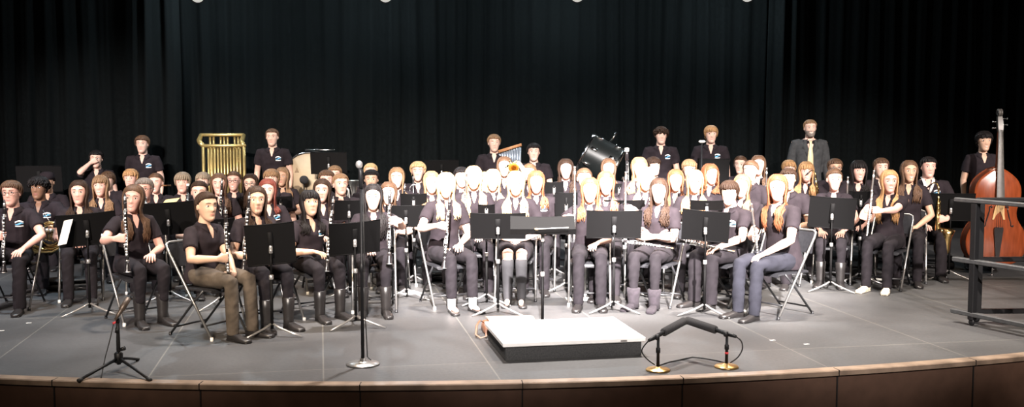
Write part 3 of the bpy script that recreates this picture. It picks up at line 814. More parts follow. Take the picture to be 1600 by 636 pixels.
def horn_proto():
    e = empty('french_horn')      # coil in the xz plane, centred, bell towards -x/down
    c = MB()
    for r, y, tr in ((.135, 0, .0095), (.118, .018, .008), (.1, -.004, .0075)): c.tube([(r * math.cos(a), y, r * math.sin(a)) for a in [2 * PI * i / 30 for i in range(30)]], tr, 8, closed=True)
    for i in range(4): c.tube([(-.07 + .035 * i, -.03, .05), (-.07 + .035 * i, -.03, -.03 - .008 * i)] + arc((-.06 + .035 * i, -.03, -.03 - .008 * i), .01, 180, 360, 6) + [(-.05 + .035 * i, -.03, .05)], .0058, 8)
    c.build('tubing', M_BRASS, e)
    b = MB(); pts = [(.13, .01, .02), (.125, .015, -.06), (.085, .02, -.125), (.02, .02, -.16), (-.06, .01, -.165), (-.13, -.02, -.15), (-.19, -.05, -.12), (-.225, -.07, -.1), (-.24, -.08, -.092)]
    b.tube(pts, [.011, .014, .018, .024, .033, .047, .075, .118, .15], 26); b.build('bell', M_BRASS, e)
    v = MB()
    for i in range(4): v.lathe([(.017, -.02), (.018, -.018), (.018, .018), (.012, .021)], 14, Matrix.Translation((-.055 + .038 * i, -.02, .055)) @ Matrix.Rotation(R(90), 4, 'X'))
    v.build('rotary_valves', M_SILVER, e)
    MB().tube([(.0, .0, .135), (-.05, .03, .19), (-.1, .06, .25)], [.006, .005, .004], 8).build('leadpipe', M_SILVER, e)
    return freeze(e)
def euph_proto():
    e = empty('euphonium')
    MB().lathe([(.018, 0), (.03, .1), (.042, .25), (.06, .36), (.095, .44), (.135, .475), (.14, .48)], 28, Matrix.Translation((.09, 0, .1))).build('bell', M_SILVER, e)
    t = MB(); t.tube([(.09, 0, .14), (.09, 0, .05)] + arc((.0, 0, .05), .09, 0, -180, 10) + [(-.09, 0, .2), (-.09, 0, .4)] + arc((-.045, 0, .4), .045, 180, 0, 8) + [(0, 0, .15)], .022, 10); t.build('tubing', M_SILVER, e)
    v = MB()
    for i in range(3): v.lathe([(.014, 0), (.014, .2), (.005, .201), (.005, .23), (.012, .231), (.012, .235)], 12, Matrix.Translation((-.05 + .034 * i, -.045, .14)))
    v.build('valve_block', M_SILVER, e)
    return freeze(e)
PROTO = {}
MAKE = {'clarinet': clarinet_proto, 'oboe': lambda: clarinet_proto('oboe'), 'flute': flute_proto, 'trumpet': trumpet_proto, 'cornet': lambda: trumpet_proto('cornet', M_BRASS), 'alto_saxophone': lambda: sax_proto('alto_saxophone', .72, M_BRASS),
        'baritone_saxophone': lambda: sax_proto('baritone_saxophone', 1.12, M_BRASS), 'bassoon': bassoon_proto, 'trombone': trombone_proto, 'french_horn': horn_proto, 'euphonium': euph_proto}
LEN = {'clarinet': .674, 'oboe': .592, 'flute': .678, 'trumpet': .57, 'cornet': .57, 'alto_saxophone': .73, 'baritone_saxophone': 1.13, 'bassoon': 1.347, 'trombone': .6, 'french_horn': .3, 'euphonium': .58}
def instance(kind):
    if kind not in PROTO: PROTO[kind] = MAKE[kind](); return PROTO[kind]
    return copy_tree(PROTO[kind])
GRP = {}
def hold(kind, label, p_top, d_top, p_bot, d_bot, spin=0.0, scale=1.0):
    """an instrument whose top end is seen at p_top and that points towards p_bot; returns f(t) -> (point, axis)"""
    A = at(*p_top, d_top); B = at(*p_bot, d_bot); ax = (A - B).normalized(); L = LEN[kind] * scale
    o = instance(kind); z = ax; y = Vector((0, 1, 0)) if abs(ax.y) < .9 else Vector((0, 0, 1)); y = (y - z * y.dot(z)).normalized(); x = y.cross(z)
    Mx = Matrix((x, y, z)).transposed().to_4x4() @ Matrix.Rotation(R(spin), 4, 'Z') @ Matrix.Scale(scale, 4)
    Mx.translation = A - ax * L; o.matrix_world = Mx
    tag(o, label, kind.replace('_', ' ').replace('cornet', 'trumpet'))
    return lambda t: (A - ax * (L * t), ax)
# ================================================================= folding chair (front +y, seat top z=.42)
M_CHTUBE = mat('brushed_grey_steel', (.34, .33, .32), rough=.34, metal=.85, var=.1)
M_CHBLK = mat('black_enamel_steel', (.02, .02, .022), rough=.35, var=.1)
M_CHSEAT = mat('dark_grey_vinyl', (.02, .02, .023), rough=.5, spec=.3, var=.15, scale=40, bump=.15, bscale=120)
def chair_proto():
    e = empty('folding_chair')
    f = MB(); w = .2; top = (-.27, .77); foot = (.23, .012)
    def P(s, t): return (s * w, top[0] + (foot[0] - top[0]) * t, top[1] + (foot[1] - top[1]) * t)
    pts = [P(-1, 1), P(-1, .5), P(-1, .08)] + [(-w + .015, top[0] - .0, top[1] - .015), (-w + .05, top[0] - .006, top[1])] + [(w - .05, top[0] - .006, top[1]), (w - .015, top[0], top[1] - .015)] + [P(1, .08), P(1, .5), P(1, 1)]
    f.tube(pts, .0115, 8); f.build('frame', M_CHTUBE, e)
    for s in (-1, 1): MB().tube([(s * (w - .022), .13, .40), (s * (w - .022), .02, .30), (s * (w - .022), -.25, .012)], .010, 8).build('rear_leg', M_CHBLK, e)
    b = MB(); rings = []
    for x in np.linspace(-w + .008, w - .008, 9):
        q = -.02 * math.cos(x / w * 1.4); y0 = top[0] + .012
        rings.append([(x, y0 + q + .02, .755), (x, y0 + q + .03, .76), (x, y0 + .5 * .2 + q - .04, .565), (x, y0 + .5 * .2 + q - .052, .57)])
    b.loft(rings).build('backrest', M_CHSEAT, e, smooth=2)
    s_ = MB(); rings = []
    for y, ww, z in ((-.2, .15, .40), (-.19, .175, .412), (-.1, .186, .415), (.05, .188, .416), (.17, .182, .414), (.2, .165, .404), (.205, .15, .392)):
        rings.append([(-ww, y, z - .02), (-ww, y, z - .004), (-ww * .9, y, z), (0, y, z - .004), (ww * .9, y, z), (ww, y, z - .004), (ww, y, z - .02)])
    s_.loft(rings).build('seat', M_CHSEAT, e, smooth=2)
    MB().tube([P(-1, .86), P(1, .86)], .008, 8).build('crossbar', M_CHBLK, e)
    MB().tube([(-w + .022, -.19, .077), (w - .022, -.19, .077)], .008, 8).build('crossbar', M_CHBLK, e)
    for s in (-1, 1):
        p = P(s, 1); MB().lathe([(.014, 0), (.0145, .004), (.0135, .03)], 10, Matrix.Translation((p[0], p[1], 0))).build('foot_cap', M_IVORY if s > 0 else M_CHBLK, e)
        MB().lathe([(.013, 0), (.0135, .004), (.012, .03)], 10, Matrix.Translation((s * (w - .022), -.252, 0))).build('foot_cap', M_CHBLK, e)
    return freeze(e)
CHAIRS = []
def chair(loc, rz, label):
    if 'chair' not in PROTO: PROTO['chair'] = chair_proto(); o = PROTO['chair']
    else: o = copy_tree(PROTO['chair'])
    o.location = loc; o.rotation_euler = (0, 0, rz); tag(o, label, 'chair'); CHAIRS.append(o)
    return o
# ================================================================= music stand (reading side +y, back of desk -y)
M_DESK = mat('black_crinkle_enamel', (.0032, .003, .0032), rough=.65, spec=.13, var=.12, scale=120, bump=.1, bscale=400)
M_LEGS = mat('grey_satin_steel', (.42, .41, .4), rough=.3, metal=.7, var=.08)
def stand_proto():
    e = empty('music_stand')
    d = MB(); w, h = .255, .16; rings = []     # curved sheet: slight forward wings
    for i in range(13):
        x = -w + 2 * w * i / 12; q = .012 * (abs(x) / w) ** 2
        rings.append([(x, q, -h), (x, q + .003, -h), (x, q + .003, h), (x, q, h)])
    d.loft(rings); dk = d.build('desk', M_DESK, e, smooth=2)
    MB().box((0, .03, -h - .001), (2 * w, .055, .004)).add(*(lambda m: (m.v, m.f))(MB().box((0, .057, -h + .006), (2 * w, .004, .018)))).build('lip', M_DESK, dk, smooth=False)
    r = MB(); 
    for z in (h - .004, -h + .004): r.tube([(-w, .012, z), (-w * .5, .003, z), (0, .001, z), (w * .5, .003, z), (w, .012, z)], .004, 6)
    r.box((0, -.008, 0), (.05, .014, .2), bev=.004); r.build('spine', M_DESK, dk)
    k = MB(); k.ball((0, -.028, -.05), .017, 12, 8); k.box((0, -.02, -.03), (.03, .03, .09), bev=.006); k.build('tilt_bracket', M_LEGS, e)
    MB().tube([(0, 0, .06), (0, 0, .5)], .0125, 12).build('lower_tube', M_DESK, e)
    MB().tube([(0, 0, .48), (0, 0, .9)], .0085, 10).build('upper_tube', M_DESK, e)
    MB().lathe([(.017, .47), (.019, .475), (.019, .505), (.012, .51)], 14).build('collar', M_LEGS, e)
    for a in (0, 120, 240):
        c, s = math.cos(R(a + 90)), math.sin(R(a + 90)); MB().tube([(c * .012, s * .012, .1), (c * .06, s * .06, .075), (c * .16, s * .16, .04), (c * .27, s * .27, .009)], [.0125, .012, .0115, .009], 8, flat=.75).build('leg', M_LEGS, e)
    return freeze(e)
STANDS = []
def music_stand(px, ytop, ybot, s, label, yaw=0, tilt=18, wide=1.0, hscale=None, roll=0):
    """desk seen between ytop and ybot; yaw as for people (0 = back of the desk to the camera)"""
    d = F_PX / s; hgt = (ybot - ytop) / s / max(.2, math.cos(R(tilt))); hs = hscale or max(.35, min(1.15, hgt / .32))
    c = at(px, (ytop + ybot) / 2, d)
    if 'stand' not in PROTO: PROTO['stand'] = stand_proto(); o = PROTO['stand']
    else: o = copy_tree(PROTO['stand'])
    o.location = (c.x, d + .02, 0); o.rotation_euler = (0, 0, R(yaw))
    ch = sorted_children(o)
    ch['desk'].location = (0, 0, c.z); ch['desk'].rotation_euler = (R(tilt), R(roll), 0); ch['desk'].scale = (wide, 1, hs)
    ch['tilt_bracket'].location = (0, .022, c.z)
    top = c.z - .03; zc = min(.62, top - .2)
    ch['lower_tube'].scale = (1, 1, zc / .5 if False else 1)
    u = ch['upper_tube']; zl = .46; u.scale = (1, 1, max(.1, (top - zl)) / .42); u.location = (0, 0, zl - .48 * u.scale[2])
    tag(o, label, 'music stand'); STANDS.append(o)
    return o
def sorted_children(o):
    out = {}
    for c in o.children if o.name in (p.name for p in PROTO.values() if p) else [x for x in bpy.data.objects if x.parent == o]:
        out.setdefault(c.name.split('.')[0], c)
    return out
# ================================================================= who sits where (px = head centre, yt = top of the hair, s = pixels per metre there)
PA = {'clarinet': 'black clarinet with silver keys', 'flute': 'silver flute', 'oboe': 'black oboe', 'trumpet': 'silver trumpet', 'cornet': 'brass trumpet with its bell to the front', 'alto_saxophone': 'brass alto saxophone',
      'baritone_saxophone': 'large brass baritone saxophone', 'bassoon': 'tall dark bassoon', 'trombone': 'brass trombone', 'french_horn': 'brass french horn', 'euphonium': 'silver euphonium'}
def H(kind, short, s, pt, pb, fwd=.3, fb=None, spin=0, scale=1.0, verb='held by'):
    d = F_PX / s
    return hold(kind, PA[kind] + ' ' + verb + ' the ' + short, pt, d - fwd, pb, d - (fb if fb is not None else fwd), spin, scale)
def G(f, t, fd=None):
    p, a = f(t); return ('grip', p, a) if fd is None else ('grip', p, a, fd)
def P_(key, px, yt, s, short, label, **k): person(key, px, yt, s, short, label, **k)

# ---- front row, left to right
n = 'boy in glasses at the left edge'
f = H('clarinet', n, 165, (7, 312), (6, 408), .34)
P_('p1', 17, 281, 165, n, 'boy in glasses and black polo at the left edge, hand on knee', sex='m', skin='pink', hair=('short', 'brown'), vol=1.1, glasses=True, logo=True, yaw=6, hy=4, spread=1.7, ra=G(f, .5), la=('knee',), legs='pants', wide=.93, big=True)
n = 'girl with long brown hair, front left'
f = H('clarinet', n, 177, (195, 302), (199, 412), .36, .44)
P_('p10', 208, 288, 177, n, 'smiling girl with long brown hair holding a clarinet, chair nearest the left tripod', skin='pink', hair=('long', 'brown', .30), yaw=42, hy=8, hr=-6, smile=True, ra=G(f, .57), la=('lap',), feet='boot', big=True, tuck=.05)
n = 'girl in profile with tied-back hair'
f = H('clarinet', n, 190, (352, 322), (357, 434), .2, .22)
P_('p16', 322, 299, 190, n, 'girl in grey jeans turned in profile with tied-back dark hair', skin='olive', hair=('tied', 'dark', .16), yaw=62, hy=48, hp=0, ra=G(f, .62), la=G(f, .9), legs='jeans', big=True)
n = 'girl with clarinet beside her cheek'
f = H('clarinet', n, 180, (390, 300), (382, 402), .34, .36)
P_('p20', 400, 290, 180, n, 'girl with long dark hair holding a clarinet beside her cheek', skin='olive', hair=('long', 'dark', .33), yaw=38, hy=22, ra=('lap',), la=G(f, .66), feet='boot', big=True)
n = 'girl with black bangs in the front row'
f = H('clarinet', n, 172, (521, 306), (512, 402), .22, .26)
P_('p25', 484, 296, 172, n, 'girl with black bangs and long black hair looking down, front row', skin='olive', hair=('bangs', 'black', .2), yaw=40, hy=26, hp=-8, logo=True, ra=('lap',), la=G(f, .5), feet='boot', big=True)
n = 'girl in tall black boots'
f = H('clarinet', n, 167, (609, 296), (608, 410), .36, .42)
P_('p32', 583, 287, 167, n, 'girl with very long straight black hair in tall black boots', skin='light', hair=('long', 'black', .32), yaw=8, hy=4, ra=('lap',), la=G(f, .42), feet='boot', big=True)
n = 'girl in black flats and white socks'
f = H('clarinet', n, 163, (703, 306), (695, 404), .36, .42)
P_('p37', 697, 269, 163, n, 'blond girl in cropped trousers, white socks and black flats', skin='light', hair=('long', 'blond', .24), yaw=24, hy=3, ra=G(f, .42), la=('lap',), feet='flat', legs='crop', big=True)
n = 'blond girl in the black skirt'
P_('skirtgirl', 806, 267, 157, n, 'blond girl in a black skirt and dark knee socks, behind the large stand', skin='light', hair=('long', 'blond', .3), yaw=-2, hy=0, ra=('clasp',), la=('clasp',), feet='flat', legs='skirt', spread=.62, big=True, logo=True)
n = 'auburn girl right of the conductor stand'
f = H('flute', n, 161, (898, 260), (897, 392), .38, .42)
P_('p49', 922, 277, 161, n, 'auburn-haired girl with an upright flute, right of the flat conductor stand', skin='light', hair=('wavy', 'auburn', .22), yaw=-4, hy=-3, curl=.008, ra=G(f, .72), la=('lap',), big=True)
n = 'girl in suede boots with crossed arms'
f = H('oboe', n, 162, (1052, 388), (998, 380), .36, .40)
P_('p55', 1030, 278, 162, n, 'girl with dark wavy hair, crossed arms and slouchy suede boots', skin='light', hair=('wavy', 'dark', .26), yaw=-28, hy=-14, curl=.014, logo=True, ra=('cross',), la=('cross',), feet='ugg', big=True)
n = 'dark-fringed boy in the front row'
f = H('oboe', n, 162, (1148, 393), (1096, 383), .25, .3)
P_('p62', 1140, 281, 162, n, 'boy with a dark fringe turned left, front row right of centre', sex='m', skin='light', hair=('fringe', 'dark'), vol=1.15, yaw=-52, hy=-22, logo=True, ra=G(f, .55), la=('knee',), big=True)
n = 'girl at the right end of the front row'
f = H('flute', n, 172, (1174, 318), (1184, 398), .2, .1)
P_('p67', 1215, 272, 172, n, 'girl with long auburn-brown hair leaning on her knees, right end of front row', skin='light', hair=('long', 'auburn', .3), vol=1.1, yaw=-56, hy=-16, wide=1.14, lean=9, ra=G(f, .5, (-.5, .85, 0)), la=('knee',), legs='navy', big=True)
n = 'girl in pale patterned shoes'
f = H('flute', n, 147, (1366, 266), (1354, 372), .36, .42)
P_('p76', 1390, 265, 147, n, 'smiling girl with long light hair and pale patterned shoes', skin='pink', hair=('long', 'straw', .36), yaw=-34, hy=-6, smile=True, ra=G(f, .76), la=G(f, .62), feet='pale', big=True)
# ---- second row
n = 'french horn player'
f = H('french_horn', n, 148, (78, 322), (78, 366), .36)
P_('p2', 60, 275, 148, n, 'boy with dark curly hair holding a french horn', sex='m', skin='dark', hair=('curlyshort', 'black'), vol=1.6, yaw=10, hy=2, logo=True, ra=('lap',), la=G(f, .8, (.5, .6, 0)))
n = 'girl behind the left page-bearing stand'
P_('p4', 123, 281, 157, n, 'girl with long brown hair behind the stand with the white page', skin='pink', hair=('long', 'dark', .26), yaw=20, hy=12, feet='shoe')
n = 'grey-haired clarinetist'
f = H('clarinet', n, 150, (226, 304), (233, 350), .2, .5)
P_('p11', 225, 277, 150, n, 'person with greying hair and glasses blowing a clarinet behind the front left girl', sex='m', skin='pink', hair=('short', 'grey'), yaw=20, hy=6, glasses=True, ra=G(f, .72), la=G(f, .4))
n = 'dark-haired girl behind the profile girl'
P_('p15', 311, 282, 152, n, 'girl with dark hair, face half hidden behind the girl in profile', skin='light', hair=('tied', 'dark', .14), yaw=30, hy=12)
n = 'red-haired girl with a chest badge'
P_('p21', 418, 279, 152, n, 'pale girl with dark red hair and a white chest badge', skin='light', hair=('long', 'red', .16), yaw=26, hy=8, logo=True)
n = 'pale girl behind the black-banged girl'
P_('p26', 503, 279, 150, n, 'very pale girl with dark auburn hair behind the girl with black bangs', skin='light', hair=('long', 'dark', .18), yaw=20, hy=6)
n = 'girl peeking behind the clarinet'
P_('p33', 607, 286, 146, n, 'girl with brown hair peeking over the shoulder of the girl in tall boots', skin='light', hair=('long', 'brown', .2), yaw=10, hy=4)
n = 'long-haired girl left of the blond clarinetist'
P_('p36', 674, 267, 143, n, 'girl with long light brown hair just left of the blond girl in flats', skin='light', hair=('long', 'light', .24), yaw=12, hy=8)
n = 'tall blond flutist'
f = H('flute', n, 150, (729, 270), (724, 374), .36, .4)
P_('p39', 740, 259, 150, n, 'tall girl with long straight blond hair holding an upright flute', skin='light', hair=('long', 'blond', .34), yaw=8, hy=2, ra=G(f, .8), la=('lap',))
n = 'blond girl left of the skirt girl'
P_('p40', 770, 264, 140, n, 'girl with long pale blond hair between the flutist and the skirt girl', skin='light', hair=('long', 'blond', .28), yaw=4, hy=0)
n = 'auburn girl with a large badge'
P_('p46', 838, 266, 148, n, 'girl with auburn hair and a large white badge, right of the skirt girl', skin='light', hair=('long', 'auburn', .2), yaw=-4, hy=0, logo=True, wide=1.08)
n = 'red-blond girl under the drum'
f = H('flute', n, 153, (978, 268), (976, 350), .3, .34)
P_('p51', 947, 267, 153, n, 'girl with reddish hair and an upright flute, below the tilted bass drum', skin='light', hair=('long', 'auburn', .26), yaw=-6, hy=-2, ra=('lap',), la=G(f, .55))
n = 'blond girl left of the crossed-arms girl'
P_('p54', 1009, 261, 150, n, 'blond girl looking over the stand, left of the girl with crossed arms', skin='light', hair=('long', 'blond', .2), yaw=-10, hy=-4)
n = 'auburn girl right of the crossed-arms girl'
P_('p56', 1056, 264, 142, n, 'girl with long auburn hair, right behind the girl with crossed arms', skin='light', hair=('long', 'auburn', .28), yaw=-16, hy=-6)
n = 'girl between two auburn heads'
P_('p58', 1086, 265, 150, n, 'girl with strawberry hair behind the tilted front stand', skin='light', hair=('long', 'straw', .26), yaw=-14, hy=-6)
n = 'left-turned blond girl behind the fringe boy'
P_('p63', 1160, 272, 148, n, 'girl with light auburn hair turned left behind the dark-fringed boy', skin='light', hair=('long', 'light', .26), yaw=-36, hy=-26)
n = 'woman with hair pulled back'
P_('p73', 1304, 263, 142, n, 'woman with brown hair pulled back and a chest badge behind a black stand', skin='pink', hair=('tied', 'brown', .1), yaw=-20, hy=-6, logo=True, smile=True, ra=('knee',), la=('knee',), feet='boot')
n = 'long-haired girl left of the sax boy'
P_('p77', 1421, 250, 141, n, 'girl with long brown hair beside the boy with the saxophone', skin='tan', hair=('long', 'brown', .26), yaw=-20, hy=-4, smile=True, ra=('clasp',), la=('clasp',))
n = 'boy with the big saxophone'
f = H('baritone_saxophone', n, 136, (1467, 286), (1463, 400), .30, .3, spin=25, scale=.8)
P_('p78', 1451, 244, 136, n, 'black-haired boy with white strap and badge at the right end', sex='m', skin='pink', hair=('short', 'black'), yaw=-14, hy=-6, logo=True, strap=True, wide=1.06, ra=('lap',), la=G(f, .45))
# ---- third row
n = 'girl with bangs, upper left'
P_('p5', 157, 273, 138, n, 'girl with light brown bangs and long hair, below the boy covering his face', skin='pink', hair=('bangs', 'light', .26), yaw=16, hy=6, smile=True, logo=True)
n = 'girl laughing before the bells'
f = H('clarinet', n, 140, (347, 278), (344, 350), .32, .36)
P_('p17', 342, 270, 140, n, 'laughing girl with long light brown hair before the left of the tubular bells', skin='pink', hair=('long', 'brown', .26), yaw=24, hy=8, smile=True, ra=G(f, .6), la=('lap',))
n = 'bowl-cut woodwind player'
f = H('bassoon', n, 138, (292, 287), (289, 366), .3, .4, scale=.62)
P_('p13', 285, 268, 136, n, 'person with ash bowl-cut hair blowing a slim woodwind, left of the bells', sex='m', skin='pink', hair=('bowl', 'ash'), yaw=22, hy=8, ra=G(f, .5), la=G(f, .35))
n = 'black-haired boy in the middle left'
P_('p31', 580, 264, 133, n, 'boy with short black hair in front of the pale blond head', sex='m', skin='olive', hair=('short', 'black'), yaw=8, hy=4)
n = 'smiling brown-haired girl'
f = H('clarinet', n, 136, (633, 286), (626, 350), .3, .34)
P_('p34', 620, 261, 136, n, 'smiling girl with straight brown hair holding a clarinet on her left', skin='light', hair=('long', 'light', .24), yaw=8, hy=2, smile=True, ra=('lap',), la=G(f, .5))
n = 'blond trumpeter'
f = H('trumpet', n, 128, (640, 276), (641, 352), .28, .28)
P_('p35', 653, 252, 127, n, 'smiling person with pale blond hair holding up a trumpet', skin='light', hair=('short', 'blond'), vol=1.5, yaw=6, hy=2, smile=True, ra=G(f, .5), la=('lap',))
n = 'person left of the curly-haired flutist'
P_('p59', 1110, 256, 132, n, 'girl with bushy auburn-brown curls looking right', skin='light', hair=('wavy', 'auburn', .14), vol=1.6, curl=.016, yaw=-26, hy=16)
n = 'ponytailed girl turned left'
P_('p64', 1173, 250, 140, n, 'girl with dark brown tied hair turned left, behind the front row end', skin='light', hair=('tied', 'brown', .2), yaw=-36, hy=-30)
n = 'dark-haired boy behind the right end'
P_('p69', 1232, 262, 143, n, 'dark-haired person half hidden behind the girl at the right end', sex='m', skin='tan', hair=('short', 'dark'), yaw=-30, hy=-8)
n = 'blond-banged sax player'
f = H('alto_saxophone', n, 132, (1274, 266), (1279, 346), .28, .3, spin=40)
P_('p70', 1260, 252, 131, n, 'girl with blond bangs and a badge, below the man in the tie', skin='pink', hair=('bangs', 'straw', .22), yaw=-22, hy=-8, smile=True, logo=True, ra=('lap',), la=G(f, .55))
n = 'black-banged girl at right'
f = H('flute', n, 138, (1325, 276), (1322, 350), .3, .34)
P_('p74', 1342, 250, 137, n, 'girl with black bangs and long black hair, right of the woman with pulled-back hair', skin='pink', hair=('bangs', 'black', .24), vol=1.2, yaw=-18, hy=-4, smile=True, ra=G(f, .6), la=('lap',))
# ---- fourth row
n = 'person behind the horn player'
P_('p3', 73, 269, 128, n, 'person in a black cap mostly hidden behind the horn player', sex='m', skin='tan', hair=('crop', 'black'), yaw=14, hy=8, cap=True)
n = 'brown-haired boy behind the bangs girl'
P_('p6', 168, 267, 120, n, 'boy with brown hair half hidden behind the girl with light bangs', sex='m', skin='light', hair=('fringe', 'brown'), yaw=14, hy=4)
n = 'sandy blond boy at left'
P_('p9', 204, 263, 126, n, 'boy with sandy blond hair below the standing boy with the badge', sex='m', skin='pink', hair=('fringe', 'straw'), yaw=14, hy=4)
n = 'broad smiling person at left'
P_('p12', 243, 270, 128, n, 'smiling person with brown hair next to the yellow sheet', skin='pink', hair=('tied', 'brown', .1), yaw=16, hy=6, smile=True, wide=1.1)
n = 'ash blond head before the bells'
P_('p14', 317, 268, 125, n, 'person with ash blond hair in front of the left bell tubes', sex='m', skin='light', hair=('fringe', 'ash'), yaw=16, hy=6)
n = 'smiling girl in glasses before the bells'
P_('p18', 365, 267, 127, n, 'smiling girl in glasses in front of the right bell tubes', skin='pink', hair=('tied', 'brown', .1), yaw=14, hy=4, smile=True, glasses=True)
n = 'bespectacled girl right of the bells'
P_('p19', 391, 271, 131, n, 'girl in glasses with dark hair just right of the bells', skin='light', hair=('long', 'dark', .22), yaw=16, hy=4, glasses=True)
n = 'fair-haired boy before the standing boy'
P_('p22', 424, 263, 138, n, 'fair-haired person in front of the standing boy beside the bells', sex='m', skin='light', hair=('fringe', 'light'), yaw=12, hy=4)
n = 'girl with long orange-brown hair'
P_('p23', 441, 261, 122, n, 'girl with long orange-brown hair behind the red-haired girl', skin='tan', hair=('long', 'light', .34), yaw=12, hy=-4)
n = 'brown-haired boy below the flat drum'
P_('p27', 510, 265, 134, n, 'boy with tousled brown hair behind the very pale girl', sex='m', skin='pink', hair=('short', 'brown'), vol=1.2, yaw=12, hy=8)
n = 'boy turned right of the pale girl'
P_('p28', 532, 270, 141, n, 'fair boy turned to the right beside the very pale girl', sex='m', skin='light', hair=('crop', 'light'), yaw=12, hy=22)
n = 'fair head below the black board'
P_('p29', 523, 258, 119, n, 'fair-haired head rising behind the two boys below the black board', sex='m', skin='light', hair=('short', 'light'), yaw=8, hy=4)
n = 'pale blond head behind the black-haired boy'
P_('p30', 579, 254, 121, n, 'pale blond head showing above the boy with black hair', sex='m', skin='light', hair=('crop', 'blond'), yaw=6, hy=2)
n = 'black-haired boy behind the flutist'
P_('p38', 721, 260, 133, n, 'black-haired boy half hidden behind the tall blond flutist', sex='m', skin='light', hair=('short', 'black'), yaw=6, hy=10)
n = 'fair person beside the flutist'
P_('p40b', 757, 268, 128, n, 'fair face squeezed between the two long-haired blond girls', skin='light', hair=('tied', 'blond', .1), yaw=4, hy=2)
n = 'brown-haired girl below the chimes'
f = H('cornet', n, 130, (807, 268), (803, 263), .12, .62, spin=60)
P_('p41', 788, 244, 130, n, 'girl with long brown hair seated below the short bar chimes', skin='light', hair=('long', 'brown', .24), yaw=2, hy=0, smile=True, ra=('lap',), la=G(f, .4))
n = 'girl turned left below the short boy'
P_('p45', 827, 255, 124, n, 'girl with orange-brown hair in front of the shorter standing boy', skin='light', hair=('tied', 'light', .12), yaw=-2, hy=-14)
n = 'curly-haired girl left of the drum'
P_('p47', 884, 248, 130, n, 'smiling girl with long curly black hair left of the tilted drum', skin='pink', hair=('wavy', 'dark', .3), curl=.014, vol=1.4, yaw=-4, hy=2, smile=True)
n = 'girl directly under the drum'
P_('p48', 913, 262, 140, n, 'brown-haired girl half hidden under the left end of the drum', skin='light', hair=('tied', 'brown', .1), yaw=-6, hy=-2)
n = 'girl before the drum'
f = H('bassoon', n, 131, (977, 231), (979, 390), .22, .2)
P_('p50', 951, 247, 131, n, 'girl with brown hair in front of the right end of the drum', skin='light', hair=('long', 'brown', .2), yaw=-6, hy=-2, ra=('lap',), la=G(f, .6))
n = 'strawberry blond girl right of the bassoon'
P_('p52', 999, 245, 138, n, 'girl with long strawberry blond hair right of the bassoon', skin='light', hair=('wavy', 'light', .28), curl=.01, yaw=-8, hy=2)
n = 'boy facing right below the curly boy'
P_('p53', 1021, 244, 124, n, 'dark-haired boy facing right, below the curly-haired standing boy', sex='m', skin='light', hair=('fringe', 'dark'), yaw=-8, hy=24)
n = 'boy in glasses behind the auburn girls'
P_('p57', 1077, 248, 128, n, 'fair boy in glasses behind the two auburn-haired girls', sex='m', skin='light', hair=('fringe', 'light'), yaw=-12, hy=-2, glasses=True)
n = 'far girl facing left'
P_('p65', 1157, 243, 119, n, 'girl with brown hair facing left in the back row right of the black board', skin='light', hair=('tied', 'brown', .12), yaw=-14, hy=-24)
n = 'brown-haired girl with a small silver horn'
f = H('flute', n, 130, (1198, 262), (1196, 340), .26, .3)
P_('p66', 1185, 242, 129, n, 'girl with long brown hair left of the man in the tie', skin='light', hair=('long', 'brown', .22), yaw=-14, hy=-8, ra=('lap',), la=G(f, .6))
n = 'blond head left of the tie man'
P_('p68', 1233, 249, 120, n, 'blond head showing just left of the man in the tie', sex='m', skin='light', hair=('fringe', 'straw'), yaw=-14, hy=-4)
n = 'boy in glasses right of the tie man'
P_('p72', 1305, 247, 127, n, 'boy with brown hair and glasses right of the man in the tie', sex='m', skin='tan', hair=('short', 'brown'), yaw=-14, hy=-4, glasses=True)
n = 'brown-haired boy above the pale-shoed girl'
P_('p75', 1377, 246, 129, n, 'boy with short brown hair above the girl with patterned shoes', sex='m', skin='light', hair=('short', 'brown'), yaw=-14, hy=-4)
# ---- standing at the back
P_('s7', 150, 234, 115, 'boy covering his face', 'short black-haired boy standing with his fist before his face', sex='m', pose='stand', skin='light', hair=('short', 'black'), yaw=14, hy=12, ra=('face',))
P_('s8', 222, 211, 115, 'standing boy at the left', 'standing boy with brown hair and a blue and white badge, left of the bells', sex='m', pose='stand', skin='light', hair=('short', 'brown'), vol=1.3, yaw=8, hy=4, logo=True, ra=('behind',))
P_('s24', 425, 200, 115, 'standing boy beside the bells', 'standing boy with cropped hair right of the tubular bells', sex='m', pose='stand', skin='light', hair=('crop', 'brown'), yaw=2, hy=2, logo=True)
P_('s42', 772, 209, 115, 'standing boy left of the chimes', 'standing boy with light brown hair left of the bar chimes', sex='m', pose='stand', skin='light', hair=('short', 'light'), yaw=2, hy=6)
P_('s44', 834, 223, 117, 'shorter boy right of the chimes', 'shorter standing boy with black hair right of the bar chimes', sex='m', pose='stand', skin='light', hair=('short', 'black'), vol=1.2, yaw=-2, hy=0, logo=True)
P_('s60', 1033, 197, 115, 'curly-haired standing boy', 'standing boy with dark curly hair right of the tilted drum', sex='m', pose='stand', skin='light', hair=('curlyshort', 'dark'), vol=1.3, yaw=-4, hy=0, logo=True)
P_('s61', 1111, 195, 117, 'blond boy behind the board', 'standing boy with a straight blond fringe behind a black stand', sex='m', pose='stand', skin='light', hair=('bowl', 'straw'), yaw=-8, hy=-2, logo=True)
P_('s71', 1266, 186, 115, 'man in the tie', 'bearded man standing in charcoal suit with a pale gold tie', sex='m', pose='stand', skin='light', hair=('crop', 'light'), yaw=-6, hy=-3, suit=True, beard=True, smile=True, legs='suit', wide=1.08)
